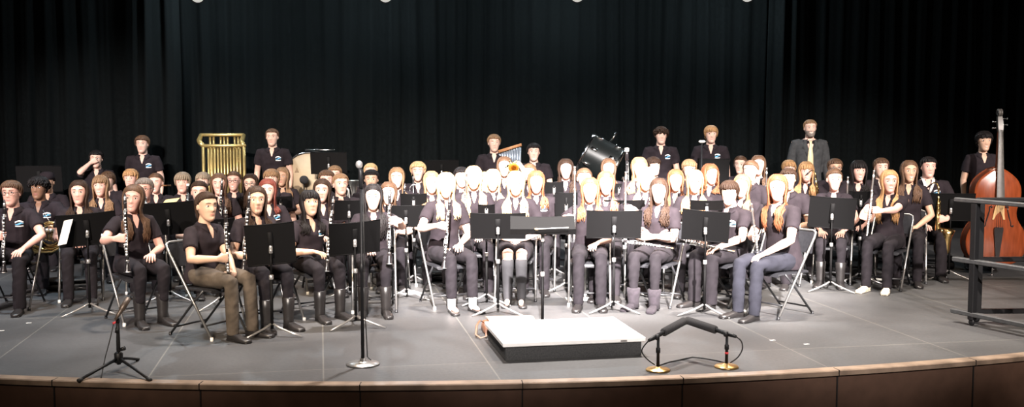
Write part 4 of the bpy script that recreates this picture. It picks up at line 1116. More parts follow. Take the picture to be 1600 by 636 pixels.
P_('s79', 1538, 204, 131, 'double bass player', 'dark-haired person standing behind the double bass', sex='f', pose='stand', skin='olive', hair=('fringe', 'black'), yaw=-8, hy=-4, smile=True, vol=1.2)
# ================================================================= the stage
STG = R(10.6)
def stage_mat():
    m = bpy.data.materials.new('painted_stage_boards'); m.use_nodes = True; nt = m.node_tree; N = nt.nodes; L = nt.links; b = N['Principled BSDF']
    tc = N.new('ShaderNodeTexCoord'); mp = N.new('ShaderNodeMapping'); mp.inputs['Rotation'].default_value = (0, 0, -STG); L.new(tc.outputs['Object'], mp.inputs[0])
    br = N.new('ShaderNodeTexBrick'); br.offset = 0; br.inputs['Scale'].default_value = 1; br.inputs['Brick Width'].default_value = 1.19; br.inputs['Row Height'].default_value = 2.44
    br.inputs['Mortar Size'].default_value = .007; br.inputs['Mortar Smooth'].default_value = .6
    br.inputs['Color1'].default_value = (.062, .062, .064, 1); br.inputs['Color2'].default_value = (.072, .071, .071, 1); br.inputs['Mortar'].default_value = (.13, .125, .115, 1)
    L.new(mp.outputs[0], br.inputs['Vector'])
    n1 = N.new('ShaderNodeTexNoise'); n1.inputs['Scale'].default_value = .9; n1.inputs['Detail'].default_value = 5; L.new(tc.outputs['Object'], n1.inputs[0])
    n2 = N.new('ShaderNodeTexNoise'); n2.inputs['Scale'].default_value = 35; n2.inputs['Detail'].default_value = 6; L.new(tc.outputs['Object'], n2.inputs[0])
    r1 = N.new('ShaderNodeMapRange'); r1.inputs[1].default_value = .3; r1.inputs[2].default_value = .7; r1.inputs[3].default_value = .7; r1.inputs[4].default_value = 1.25; L.new(n1.outputs[0], r1.inputs[0])
    r2 = N.new('ShaderNodeMapRange'); r2.inputs[1].default_value = .3; r2.inputs[2].default_value = .7; r2.inputs[3].default_value = .88; r2.inputs[4].default_value = 1.12; L.new(n2.outputs[0], r2.inputs[0])
    mu = N.new('ShaderNodeMath'); mu.operation = 'MULTIPLY'; L.new(r1.outputs[0], mu.inputs[0]); L.new(r2.outputs[0], mu.inputs[1])
    mx = N.new('ShaderNodeVectorMath'); mx.operation = 'SCALE'; L.new(br.outputs['Color'], mx.inputs[0]); L.new(mu.outputs[0], mx.inputs['Scale'])
    L.new(mx.outputs[0], b.inputs['Base Color'])
    r3 = N.new('ShaderNodeMapRange'); r3.inputs[3].default_value = .42; r3.inputs[4].default_value = .62; L.new(n1.outputs[0], r3.inputs[0]); L.new(r3.outputs[0], b.inputs['Roughness'])
    b.inputs['Specular IOR Level'].default_value = .35
    bp = N.new('ShaderNodeBump'); bp.inputs['Strength'].default_value = .15; bp.inputs['Distance'].default_value = .003; L.new(n2.outputs[0], bp.inputs['Height']); L.new(bp.outputs[0], b.inputs['Normal'])
    return m
CX, CY, RAD = -1.2, 6.78 + 15.2, 15.2
def edge(a, r=RAD): return (CX + r * math.sin(a), CY - r * math.cos(a))
angs = [R(-38 + 90 * i / 90) for i in range(91)]
front_pts = [edge(a) for a in angs]
fl = MB(); V = [(x, y, 0) for x, y in front_pts] + [(16, 20, 0), (-16, 20, 0)]; k = len(V)
V += [(x, y, -.05) for x, y, _ in V]
fl.add(V, [tuple(range(k)), tuple(range(2 * k - 1, k - 1, -1))] + [(i, k + i, k + (i + 1) % k, (i + 1) % k) for i in range(k)])
tag(fl.build('floor', stage_mat(), smooth=False), kind='structure')
M_NOSE = mat('worn_oak_nosing', (.26, .19, .14), rough=.35, var=.35, scale=6, stretch=(1, 1, 1))
M_FASC = mat('dark_brown_panel', (.105, .06, .042), rough=.6, spec=.2, var=.15, scale=8)
M_GAP = mat('dark_joint', (.012, .009, .008), rough=.9)
nos = MB(); rings = []
for a in angs:
    r = []
    for dr, z in ((-.06, .004), (.03, .004), (.037, -.003), (.037, -.035), (.03, -.04), (-.06, -.04)):
        x, y = edge(a, RAD + dr); r.append((x, y, z))
    rings.append(r)
tag(nos.loft(rings).build('trim_1', M_NOSE, smooth=2), kind='structure')
fa = MB(); rings = []
for a in angs: rings.append([edge(a, RAD + .01) + (-.04,), edge(a, RAD + .01) + (-1.1,), edge(a, RAD - .05) + (-1.1,), edge(a, RAD - .05) + (-.04,)])
tag(fa.loft(rings).build('wall_front', M_FASC, smooth=2), kind='structure')
jt = MB()
for px, py in ((70, 600), (305, 605), (560, 606), (818, 603), (1075, 597), (1320, 583), (1540, 568)):
    p = on_floor(px, py); a = math.atan2(p.x - CX, CY - p.y); x, y = edge(a, RAD + .012)
    jt.box((x, y, -.57), (.010, .01, 1.06), Matrix.Rotation(a, 4, 'Z'))
    x, y = edge(a, RAD + .0); jt.box((x, y, -.018), (.007, .077, .0455), Matrix.Rotation(a, 4, 'Z'))
tag(jt.build('trim_2', M_GAP, smooth=False), kind='structure')
M_HOUSE = mat('house_carpet', (.02, .012, .012), rough=.95, var=.3, scale=80)
tag(MB().box((0, 4, -1.15), (34, 10, .1)).build('floor_house', M_HOUSE, smooth=False), kind='structure')
M_BACK = mat('black_back_wall', (.006, .006, .007), rough=.95)
wb = MB().box((0, 0, 3.5), (36, .2, 9.2)).build('wall_back', M_BACK, smooth=False); wb.location = (0, 17.6, 0); wb.rotation_euler = (0, 0, STG); tag(wb, kind='structure')
# ---- curtains: pleated velvet panels hung along a line square to the stage axis
M_VEL = mat('black_velvet', (.0034, .0044, .0046), rough=.95, spec=.05, var=.2, scale=30)
def curtain(x0, x1, y, seed, amp, label):
    rg = np.random.RandomState(seed); mb = MB(); xs = np.arange(x0, x1 + .001, .022); ph = 0; rows = []
    per = .3; ys = []
    for x in xs:
        per += (rg.rand() - .5) * .012; per = min(.42, max(.2, per)); ph += 2 * PI * .022 / per
        ys.append((math.sin(ph) + .35 * math.sin(2.3 * ph + 1)) * amp * (.75 + .25 * math.sin(x * 1.7 + seed)))
    ys = np.array(ys)
    zs = [.015, .3, 1.2, 2.4, 3.6, 5.2]; n = len(xs)
    for j, z in enumerate(zs):
        f = 1.0 - .12 * (z / 5.2)
        for x, q in zip(xs, ys): mb.v.append((x + .012 * math.sin(z * 1.3 + x * 4), q * f, z))
    for j, z in enumerate(zs):
        f = 1.0 - .12 * (z / 5.2)
        for x, q in zip(xs, ys): mb.v.append((x + .012 * math.sin(z * 1.3 + x * 4), q * f + .012, z))
    m = len(zs); o = n * m
    for j in range(m - 1):
        for i in range(n - 1):
            a = j * n + i; mb.f.append((a, a + 1, a + n + 1, a + n)); mb.f.append((o + a, o + a + n, o + a + n + 1, o + a + 1))
    for j in range(m - 1):
        a = j * n; mb.f.append((a, a + n, o + a + n, o + a)); a = j * n + n - 1; mb.f.append((a, o + a, o + a + n, a + n))
    for i in range(n - 1): mb.f.append((i, o + i, o + i + 1, i + 1)); a = (m - 1) * n + i; mb.f.append((a, a + 1, o + a + 1, o + a))
    c = mb.build('stage_curtain', M_VEL); c.location = (math.sin(STG) * -y, math.cos(STG) * y, 0); c.rotation_euler = (0, 0, STG)
    tag(c, label, 'curtain')
    return c
curtain(-13.5, -2.4, 15.42, 3, .05, 'black velvet stage curtain hanging behind the left side, ending by the bells')
curtain(-2.55, -1.9, 15.05, 7, .07, 'narrow black curtain strip hanging between the left standing boy and the bells')
curtain(-2.1, 7.0, 15.42, 5, .045, 'black velvet stage curtain hanging behind the middle of the band')
curtain(6.88, 7.32, 15.05, 8, .07, 'narrow black curtain strip hanging between the blond boy and the tie man')
curtain(7.2, 16.5, 15.42, 9, .045, 'black velvet stage curtain hanging behind the right side and the double bass')
# ================================================================= podium, bag, floor microphones
M_WHITE = mat('white_laminate', (.72, .71, .69), rough=.35, var=.04, scale=12)
M_CARPET = mat('charcoal_carpet', (.034, .034, .034), rough=.95, var=.35, scale=90)
FLc = on_floor(790, 565); FRc = on_floor(1002, 555.5)
pdir = (FRc - FLc).normalized(); pn = Vector((-pdir.y, pdir.x, 0)); ang = math.atan2(pdir.y, pdir.x); wid = (FRc - FLc).length; dep = .78
pc = FLc + pdir * wid / 2 + pn * dep / 2
pod = empty('podium', pc, ang); tag(pod, 'low conductor podium with a white top and dark carpeted sides', 'podium')
MB().box((0, 0, .055), (wid, dep, .11), bev=.004).build('base', M_CARPET, pod, smooth=False)
MB().box((0, 0, .128), (wid + .05, dep + .05, .036), bev=.006).build('top', M_WHITE, pod, smooth=False)
MB().box((wid * .36, -dep / 2 - .026, .124), (.05, .003, .012)).build('maker_plate', M_CHTUBE, pod, smooth=False)
# brown satchel lying behind the podium
M_LEATHER = mat('brown_leather', (.2, .085, .045), rough=.45, var=.2, scale=25, bump=.2, bscale=80)
bg = at(798, 497, 8.62); bag = empty('satchel', (bg.x, 8.55, 0), R(10)); tag(bag, 'brown leather satchel lying on the floor behind the podium', 'bag')
b = MB(); rings = []
for x, h, dd in ((-.24, .03, .1), (-.225, .085, .145), (-.12, .105, .16), (.1, .1, .16), (.21, .08, .14), (.235, .03, .1)):
    rings.append([(x, dd * math.cos(u), max(.001, h * .55 + h * .55 * math.sin(u))) for u in [2 * PI * q / 16 for q in range(16)]])
b.loft(rings).build('body', M_LEATHER, bag)
fl_ = MB(); rings = []
for x in (-.2, -.1, 0, .1, .19): rings.append([(x, -.165, .06), (x, -.12, .112), (x, 0, .122), (x, .1, .112), (x, .1, .106), (x, 0, .114), (x, -.115, .104), (x, -.158, .06)])
fl_.loft(rings).build('flap', mat('tan_leather', (.5, .33, .22), rough=.4, var=.12, scale=20), bag, smooth=2)
MB().tube([(-.23, .0, .08), (-.27, -.05, .11), (-.31, -.15, .09), (-.33, -.23, .03), (-.3, -.29, .012), (-.25, -.27, .02), (-.235, -.17, .07), (-.22, -.1, .08)], .009, 8, flat=.3).build('strap', M_LEATHER, bag)
# ---- microphones on the apron
M_MIC = mat('matt_black_metal', (.008, .008, .009), rough=.5, spec=.3, var=.1)
M_FOAM = mat('black_foam', (.02, .019, .02), rough=1.0, var=.4, scale=150, bump=.5, bscale=300)
M_GOLDB = mat('brass_base', (.72, .45, .18), rough=.28, metal=.9, var=.15)
M_RED = mat('red_tape', (.6, .05, .06), rough=.5)
M_CABLE = mat('black_cable_rubber', (.02, .02, .02), rough=.6)
def desk_mic(bx, by, foot, tip, tail, loop, label):
    p = on_floor(bx, by); e = empty('desk_microphone', (p.x, p.y, 0)); tag(e, label, 'microphone'); d = p.y
    L = lambda q: at(q[0], q[1], d + (q[2] if len(q) > 2 else 0)) - p
    MB().lathe([(.0, 0), (.085, 0), (.088, .006), (.08, .014), (.03, .02), (.018, .03)], 28).build('base', M_GOLDB, e)
    top = L(foot); MB().lathe([(.012, .02), (.011, top.z * .55), (.016, top.z * .56), (.016, top.z * .7), (.010, top.z * .72), (.010, top.z)], 14).build('post', M_MIC, e)
    MB().lathe([(.0135, top.z * .42), (.0135, top.z * .48)], 14).build('tape', M_RED, e) if bx > 1100 else None
    A, B, Cc = L(tip), L(loop[0]), L(tail); u = (A - B).normalized()
    ln = (A - B).length
    MB().tube([A, A - u * .012, A - u * (ln * .60), A - u * (ln * .62)], [.024, .03, .03, .02], 14).build('windscreen', M_FOAM, e)
    MB().tube([A - u * (ln * .58), A - u * (ln * .9), B], [.016, .016, .011], 12).build('microphone', M_MIC, e)
    MB().box(top + Vector((0, 0, .01)), (.03, .035, .04), bev=.006).build('clip', M_MIC, e)
    pts = [B] + [L(q) for q in loop[1:]]
    q = []
    for i in range(len(pts) - 1):
        p0, p1, p2, p3 = pts[max(i - 1, 0)], pts[i], pts[i + 1], pts[min(i + 2, len(pts) - 1)]
        for t in (0, .25, .5, .75): q.append(.5 * ((2 * p1) + (p2 - p0) * t + (2 * p0 - 5 * p1 + 4 * p2 - p3) * t * t + (3 * p1 - p0 - 3 * p2 + p3) * t ** 3))
    q.append(pts[-1]); q = [Vector((a.x, a.y, max(a.z, .006))) for a in q]
    MB().tube(q, .005, 7).build('cable', M_CABLE, e)
desk_mic(1028, 579, (1027, 529), (1070, 501, .35), (1014, 532), [(1014, 532, -.06), (1006, 541, -.02), (1003, 550, 0), (1011, 561, 0), (1023, 570, 0)], 'left short microphone on a gold round base, pointing up to the right')
desk_mic(1135, 574, (1134, 524), (1072, 500, .33), (1150, 526), [(1150, 526, -.05), (1158, 533, -.03), (1160, 545, -.02), (1153, 558, -.01), (1141, 567, 0)], 'right short microphone on a gold round base, pointing up to the left')
p1 = on_floor(1012, 580); cb = [on_floor(x, y) + Vector((0, 0, .006)) for x, y in ((1024, 574), (1045, 567), (1065, 563), (1082, 559), (1100, 561), (1122, 565), (1137, 569))]
tag(MB().tube(cb, .005, 6).build('floor_cable', M_CABLE), 'thin black cable lying on the floor between the two gold-based microphones', 'cable')
# tall round-base microphone stand
p = on_floor(567, 570); e = empty('tall_microphone_stand', (p.x, p.y, 0)); tag(e, 'tall black microphone stand with a round base, left of centre', 'microphone stand')
zt_ = at(563, 290, p.y).z
MB().lathe([(.0, 0), (.118, 0), (.122, .005), (.118, .012), (.05, .022), (.022, .03), (.02, .05)], 32).build('base', M_CHTUBE, e)
MB().lathe([(.0125, .03), (.0125, zt_ * .52), (.018, zt_ * .525), (.018, zt_ * .56), (.009, zt_ * .57), (.009, zt_)], 14).build('pole', M_MIC, e)
MB().tube([(0, 0, zt_ - .02), (0, 0, zt_ + .1), (-.01, .01, zt_ + .13)], [.016, .016, .012], 12).build('microphone', M_MIC, e)
MB().ball((-.012, .012, zt_ + .15), (.026, .026, .03), 14, 10).build('microphone_grille', M_LEGS, e)
MB().tube([(.012, .01, zt_ - .02), (.016, .012, .9), (.018, .014, .4), (.03, .03, .05), (.05, .1, .005)], .004, 6).build('cable', M_CABLE, e)
# short tripod with a slanted microphone
p = on_floor(186, 578); e = empty('short_microphone_tripod', (p.x, p.y, 0)); tag(e, 'short black tripod holding a slanted microphone, front left of the stage', 'microphone stand')
d = p.y; L = lambda x, y, o=0: at(x, y, d + o) - p
T = L(184, 504)
MB().tube([(0, 0, .04), (0, 0, .2), T.lerp(Vector((0, 0, .2)), .5), T], [.014, .014, .012, .011], 12).build('pole', M_MIC, e)
MB().lathe([(.02, .05), (.03, .055), (.03, .12), (.018, .13)], 16).build('hub', M_MIC, e)
MB().tube([(.02, -.01, .15), (.05, -.015, .16)], [.012, .016], 10).build('knob', M_MIC, e)
MB().tube([L(183, 520), L(184, 512)], .016, 12).build('clutch', M_MIC, e)
for q in (on_floor(124, 597), on_floor(234, 596), on_floor(206, 570) + Vector((0, .12, 0))):
    f_ = q - p; f_.z = .012
    MB().tube([(0, 0, .085), f_ * .5 + Vector((0, 0, .045)), f_], [.012, .0105, .010], 10).build('leg', M_MIC, e)
    MB().tube([f_ * .94 + Vector((0, 0, .003)), f_ * 1.03], [.013, .013], 10).build('rubber_foot', M_CABLE, e)
a_, b_ = L(180, 500, -.03), L(201, 466, .06); u = (b_ - a_).normalized()
MB().tube([a_, a_ + u * .05, b_ - u * .1, b_ - u * .09, b_], [.010, .014, .016, .022, .02], 12).build('microphone', mat('bronze_grey_metal', (.1, .075, .06), rough=.4, metal=.4), e)
MB().tube([T, T + Vector((0, 0, .03))], .014, 10).build('clip', M_MIC, e)
MB().tube([L(178, 503) , L(179, 506)], .012, 10).build('tape', M_RED, e)
MB().tube([L(178, 503), L(172, 530), L(164, 560), on_floor(158, 592) - p + Vector((0, 0, .006))], .004, 6).build('cable', M_CABLE, e)
# ================================================================= guard rails at the right
M_RAIL = mat('black_painted_steel', (.009, .009, .01), rough=.45, spec=.3, var=.1)
M_RAILT = mat('worn_grey_rail', (.075, .077, .08), rough=.4, metal=.3, var=.15)
def rail(p0, p1, label, over):
    e = empty('guard_rail', (p0[0], p0[1], 0), math.atan2(p1[1] - p0[1], p1[0] - p0[0])); tag(e, label, 'railing'); Ln = math.hypot(p1[0] - p0[0], p1[1] - p0[1])
    for x in (0, Ln * .55, Ln):
        MB().box((x, 0, .56), (.055, .055, 1.02), bev=.006).build('post', M_RAIL, e, smooth=False)
        MB().ball((x, 0, .035), (.03, .022, .035), 14, 8).build('caster', M_RAIL, e)
    for z, h in ((1.085, .036), (.56, .04), (.10, .04)):
        MB().box((Ln / 2 - over / 2, 0, z), (Ln + over + .06, .06, h), bev=.006).build('rail', M_RAILT if z < 1.2 and over > 0 else M_RAIL, e, smooth=False)
rail((3.99, 8.78), (4.88, 6.86), 'black guard rail section coming towards the front at the right edge', .18)
rail((4.10, 8.93), (6.1, 9.0), 'black guard rail section running off sideways behind the nearer section', .0)
# ================================================================= percussion at the back
M_GOLD = mat('gold_brass_tube', (.42, .32, .13), rough=.42, metal=.8, var=.1)
d = F_PX / 117
c = at(345, 300, d); e = empty('tubular_bells', (c.x, d + .1, 0), R(4)); tag(e, 'gold tubular bells on a tall frame between two standing boys', 'tubular bells')
X = lambda px: (px - 345) / 117
zt1 = at(345, 228, d).z; zt2 = at(345, 211, d + .3).z
fr = MB()
for x in (X(316), X(379)): fr.tube([(x, 0, .08), (x, 0, zt1 + .02)], .022, 12)
fr.build('post', M_GOLD, e)
MB().box(((X(316) + X(379)) / 2, 0, zt1), (X(382) - X(312), .05, .045), bev=.012).build('front_rail', M_GOLD, e)
MB().box(((X(307) + X(374)) / 2, .24, zt2), (X(376) - X(306), .05, .045), bev=.012).build('rear_rail', M_GOLD, e)
for x0, x1 in ((X(316), X(307)), (X(379), X(374))): MB().tube([(x0, 0, zt1), ((x0 + x1) / 2 - .02, .06, zt1 + .05), (x1 - .01, .16, zt1 + .07), (x1, .24, zt2)], [.03, .034, .034, .028], 12).build('bracket', M_GOLD, e)
for i in range(11): 
    x = X(324) + (X(373) - X(324)) * i / 10; MB().tube([(x, 0, zt1 - .03 - .0), (x, 0, .42 + .03 * i)], .0165, 12).build('tube', M_GOLD, e)
for i in (0, 1, 3, 4, 5, 7, 8):
    x = X(321) + (X(365) - X(321)) * i / 8; MB().tube([(x, .24, zt2 - .03), (x, .24, .5 + .03 * i)], .0165, 12).build('tube', M_GOLD, e)
bf = MB(); bf.box(((X(316) + X(379)) / 2, .12, .06), (.62, .05, .06), bev=.01)
for x in (X(316), X(379)): bf.box((x, .12, .05), (.05, .5, .06), bev=.01)
bf.build('base_frame', M_RAIL, e)
M_HEAD = mat('aged_drum_skin', (.42, .33, .22), rough=.6, var=.12, scale=5)
M_DRUMSH = mat('black_drum_shell', (.009, .011, .011), rough=.38, spec=.3, var=.1)
M_CHROME = mat('chrome', (.75, .76, .75), rough=.15, metal=1, var=.03)
def bass_drum(e, r, dep, Mx, head=True):
    """axis along local y, front skin at -dep/2"""
    MB().lathe([(r * .985, -dep / 2), (r, -dep / 2 + .005), (r, dep / 2 - .005), (r * .985, dep / 2)], 40, Mx @ Matrix.Rotation(R(90), 4, 'X')).build('shell', M_DRUMSH, e, smooth=2)
    for s_ in (-1, 1):
        MB().lathe([(r * .98, s_ * (dep / 2 + .002)), (r * .985, s_ * (dep / 2 + .006)), (.001, s_ * (dep / 2 + .007))], 40, Mx @ Matrix.Rotation(R(90), 4, 'X')).build('drum_head', M_HEAD, e)
        pts = [Mx @ Vector((1.015 * r * math.cos(a), s_ * (dep / 2 - .01), 1.015 * r * math.sin(a))) for a in [2 * PI * i / 40 for i in range(40)]]
        MB().tube(pts, .019, 8, closed=True).build('hoop', M_CHROME, e)
    for i in range(8):
        a = 2 * PI * (i + .5) / 8
        for s_ in (-1, 1):
            lg = MB()
            lg.box(Mx @ Vector((1.03 * r * math.cos(a), s_ * (dep / 2 - .1), 1.03 * r * math.sin(a))), (.042, .085, .036), Mx.to_3x3() @ Matrix.Rotation(-a + PI / 2, 3, 'Y'), bev=.006)
            lg.tube([Mx @ Vector((1.05 * r * math.cos(a), s_ * (dep / 2 - .06), 1.05 * r * math.sin(a))), Mx @ Vector((1.05 * r * math.cos(a), s_ * (dep / 2 + .015), 1.05 * r * math.sin(a)))], .005, 6)
            lg.build('lug', M_CHROME, e)
d = F_PX / 113; c = at(490, 284, d)
e = empty('concert_bass_drum', (c.x, d, 0), R(-4)); tag(e, 'upright bass drum with a tan skin, partly behind a black desk', 'drum')
Mx = Matrix.Translation((0, 0, c.z)); bass_drum(e, .40, .36, Mx)
MB().add([(-.18 + .035 * math.cos(a), -.19, c.z + .16 + .05 * math.sin(a)) for a in (R(90), R(210), R(330))] + [(-.18 + .035 * math.cos(a), -.186, c.z + .16 + .05 * math.sin(a)) for a in (R(90), R(210), R(330))], [(0, 1, 2), (5, 4, 3), (0, 3, 4, 1), (1, 4, 5, 2), (2, 5, 3, 0)]).build('head_emblem', mat('brown_ink', (.2, .14, .08), rough=.7), e, smooth=False)
st = MB()
for s_ in (-1, 1): st.tube([(s_ * .43, 0, c.z), (s_ * .43, 0, .1)], .018, 10); st.tube([(s_ * .43, -.3, .03), (s_ * .43, 0, .12), (s_ * .43, .3, .03)], .016, 10)
st.tube([(-.43, 0, .25), (.43, 0, .25)], .014, 10); st.build('stand', M_CHROME, e)
MB().box((.1, -.0, c.z + .44), (.42, .05, .025), bev=.006).build('clamp_bar', M_CHROME, e)
p = at(475, 281, d - .34); e2 = empty('bass_drum_mallet', (p.x, p.y, 0)); 
MB().ball((0, 0, p.z), (.062, .05, .058), 16, 10).build('felt_head', M_FOAM, e2); MB().tube([(0, 0, p.z - .05), (.0, 0, .0)], .009, 8).build('handle', M_MIC, e2)
tag(e2, 'round black mallet on a rod in front of the tan drum skin', 'mallet')
# tilted bass drum
d = F_PX / 119; cc = at(938, 246, d)
e = empty('tilted_bass_drum', (cc.x, d, 0)); tag(e, 'black bass drum with chrome hoops tilted on its stand, above the seated girls', 'drum')
ax = Vector((.86, -.12, -.44)).normalized(); zz = Vector((0, 0, 1)); zz = (zz - ax * ax.dot(zz)).normalized(); xx = ax.cross(zz)
Mx = Matrix((xx, ax, zz)).transposed().to_4x4(); Mx.translation = (0, 0, cc.z - .04); bass_drum(e, .27, .46, Mx)
MB().tube([Mx @ Vector((-.05, .0, .26)), Mx @ Vector((-.05, .02, .42))], [.014, .012], 10).add(*(lambda m: (m.v, m.f))(MB().tube([Mx @ Vector((-.27, .0, .02)), Mx @ Vector((-.22, .0, .16)), Mx @ Vector((-.05, .0, .28))], .012, 8))).build('mount_arm', M_CHROME, e)
MB().box(Mx @ Vector((0, -.03, -.28)), (.1, .05, .03), Mx.to_3x3(), bev=.004).build('nameplate', M_GOLD, e)
st = MB(); st.tube([(0, .3, .5), (0, .3, cc.z - .1)], .02, 10)
st.tube([(0, .3, cc.z - .12), Mx @ Vector((0, .0, -.1))], .018, 8)
for a in (0, 120, 240): st.tube([(0, .3, .5), (.34 * math.sin(R(a)), .3 + .34 * math.cos(R(a)), .015)], .013, 8)
st.build('stand', M_CHROME, e)
# bar chimes
d = F_PX / 116; e = empty('bar_chimes', (at(797, 230, d).x, d + .12, 0)); tag(e, 'wooden bar of hanging metal chimes between two standing boys', 'chimes')
M_WOODB = mat('orange_wood_bar', (.42, .2, .09), rough=.4, var=.25, scale=6, stretch=(1, 20, 20))
o_ = e.location; q0, q1 = at(779, 237, d + .12) - o_, at(815, 226, d + .12) - o_
MB().tube([q0, q1], .028, 4, flat=.9, up=(0, 1, 1)).build('bar', M_WOODB, e)
M_PIPE = mat('blue_grey_aluminium', (.42, .48, .56), rough=.35, metal=.7, var=.05)
for i in range(9):
    q = q0.lerp(q1, (i + .6) / 9.3); MB().tube([q + Vector((0, -.02, -.03)), q + Vector((0, -.02, -.09 - .034 * i))], .0175, 10).build('tube', M_PIPE, e)
m_ = q0.lerp(q1, .5); st = MB().tube([(m_.x, .05, m_.z - .02), (m_.x, .05, .5)], .012, 8)
for a in (30, 150, 270): st.tube([(m_.x, .05, .5), (m_.x + .28 * math.cos(R(a)), .05 + .28 * math.sin(R(a)), .012)], .011, 8)
st.build('stand', M_RAIL, e)
# ================================================================= double bass
M_BASS = mat('red_brown_varnish', (.2, .042, .013), rough=.25, var=.25, scale=5, coat=.6, stretch=(6, 6, 1))
M_BASSD = mat('dark_bass_rib', (.2, .05, .02), rough=.3, var=.2, coat=.4)
M_FBD = mat('worn_ebony', (.06, .055, .05), rough=.35, var=.2)
M_STRING = mat('wound_string', (.5, .48, .45), rough=.3, metal=1)
d = F_PX / 137; bs = at(1550, 425, d); e = empty('double_bass', (bs.x, d, 0), R(-6)); tag(e, 'red-brown double bass standing upright behind the guard rail', 'double bass')
OUT = [(0, .14), (.12, .145), (.22, .18), (.29, .25), (.325, .35), (.325, .45), (.29, .55), (.235, .63), (.205, .70), (.205, .77), (.225, .83), (.245, .90), (.25, .98), (.235, 1.06), (.19, 1.13), (.12, 1.19), (.05, 1.235), (0, 1.245)]
def half(sx, g_=1.0, up=0): return [(sx * x * g_, z) for x, z in OUT]
outline = [(x, z) for x, z in OUT] + [(-x, z) for x, z in reversed(OUT[1:-1])]
# smooth the outline
def chaikin(P, it=2):
    for _ in range(it):
        Q = []
        for i in range(len(P)):
            a, b = P[i], P[(i + 1) % len(P)]; Q += [(a[0] * .75 + b[0] * .25, a[1] * .75 + b[1] * .25), (a[0] * .25 + b[0] * .75, a[1] * .25 + b[1] * .75)]
        P = Q
    return P
O = chaikin(outline); cz_ = .68
def plate(scale, y): return [(x * scale, y, cz_ + (z - cz_) * scale) for x, z in O]
def inset(k_, y): return [(x * k_, y, cz_ + (z - cz_) * (1 - (1 - k_) * .55)) for x, z in O]
MB().loft([inset(1, .09), inset(1, -.085)]).build('ribs', M_BASSD, e, smooth=2)
MB().loft([inset(1.02, -.083), inset(1.03, -.09), inset(1.02, -.098), inset(.93, -.102), inset(.75, -.12), inset(.5, -.133), inset(.2, -.138), inset(.03, -.139)]).build('top_plate', M_BASS, e)
MB().loft([inset(1.03, .095), inset(1.02, .1), inset(.8, .112), inset(.4, .125), inset(.03, .128)]).build('back_plate', M_BASSD, e)
for sx in (-1, 1):
    pts = [(sx * .075, -.139, .80), (sx * .085, -.139, .82), (sx * .1, -.137, .81), (sx * .098, -.137, .77), (sx * .115, -.134, .70), (sx * .135, -.131, .63), (sx * .137, -.131, .595), (sx * .155, -.128, .585), (sx * .165, -.127, .60)]
    MB().tube(pts, [.011, .011, .008, .006, .007, .006, .008, .011, .011], 8).build('sound_hole', M_EBONY, e)
MB().loft([[(-.03, -.13, 1.2), (.03, -.13, 1.2), (.028, -.02, 1.2), (-.028, -.02, 1.2)], [(-.026, -.12, 1.3), (.026, -.12, 1.3), (.024, -.05, 1.3), (-.024, -.05, 1.3)], [(-.022, -.10, 1.66), (.022, -.10, 1.66), (.02, -.06, 1.66), (-.02, -.06, 1.66)]]).build('neck', M_BASSD, e, smooth=2)
MB().loft([[(-.044, -.185, .92), (0, -.195, .92), (.044, -.185, .92), (.04, -.17, .92), (-.04, -.17, .92)], [(-.023, -.115, 1.68), (0, -.12, 1.68), (.023, -.115, 1.68), (.022, -.10, 1.68), (-.022, -.10, 1.68)]]).build('fingerboard', M_FBD, e, smooth=2)
MB().loft([[(-.024, -.12, 1.66), (.024, -.12, 1.66), (.022, -.06, 1.66), (-.022, -.06, 1.66)], [(-.03, -.11, 1.74), (.03, -.11, 1.74), (.028, -.05, 1.74), (-.028, -.05, 1.74)], [(-.024, -.08, 1.83), (.024, -.08, 1.83), (.022, -.03, 1.83), (-.022, -.03, 1.83)]]).build('peg_box', M_FBD, e, smooth=2)
sc_ = MB()
for sx in (-1, 1): sc_.tube([(sx * .012, -.06 + .045 * (1 - i / 16) * math.cos(R(40 * i)), 1.865 + .045 * (1 - i / 16) * math.sin(R(40 * i))) for i in range(14)], [.016 - .0006 * i for i in range(14)], 8)
sc_.build('scroll', M_FBD, e)
for i, (sx, z) in enumerate(((-1, 1.70), (1, 1.735), (-1, 1.77), (1, 1.805))):
    MB().tube([(sx * .02, -.07, z), (sx * .07, -.07, z)], .006, 8).add(*(lambda m: (m.v, m.f))(MB().box((sx * .078, -.07, z), (.008, .03, .022), bev=.003))).build('tuning_peg', M_CHROME, e)
MB().loft([[(-.07, -.145, .665), (-.05, -.145, .665), (-.05, -.13, .665), (-.07, -.13, .665)], [(-.06, -.15, .72), (-.03, -.15, .72), (-.03, -.138, .72), (-.06, -.138, .72)], [(-.05, -.165, .8), (.05, -.165, .8), (.05, -.155, .8), (-.05, -.155, .8)], [(-.045, -.18, .83), (.045, -.18, .83), (.045, -.172, .83), (-.045, -.172, .83)]]).add(*(lambda m: (m.v, m.f))(MB().loft([[(.05, -.145, .665), (.07, -.145, .665), (.07, -.13, .665), (.05, -.13, .665)], [(.03, -.15, .72), (.06, -.15, .72), (.06, -.138, .72), (.03, -.138, .72)], [(.0, -.165, .8), (.05, -.165, .8), (.05, -.155, .8), (.0, -.155, .8)]]))).build('bridge', M_MAPLE, e, smooth=2)
MB().loft([[(-.02, -.15, .24), (.02, -.15, .24), (.02, -.135, .24), (-.02, -.135, .24)], [(-.05, -.165, .55), (.05, -.165, .55), (.05, -.15, .55), (-.05, -.15, .55)], [(-.045, -.17, .58), (.045, -.17, .58), (.045, -.158, .58), (-.045, -.158, .58)]]).build('tailpiece', M_EBONY, e, smooth=2)
for i in range(4):
    x = -.03 + .02 * i; MB().tube([(x, -.168, .57), (x, -.184, .832), (x * .55, -.126, 1.68)], .0018, 5).build('string', M_STRING, e)
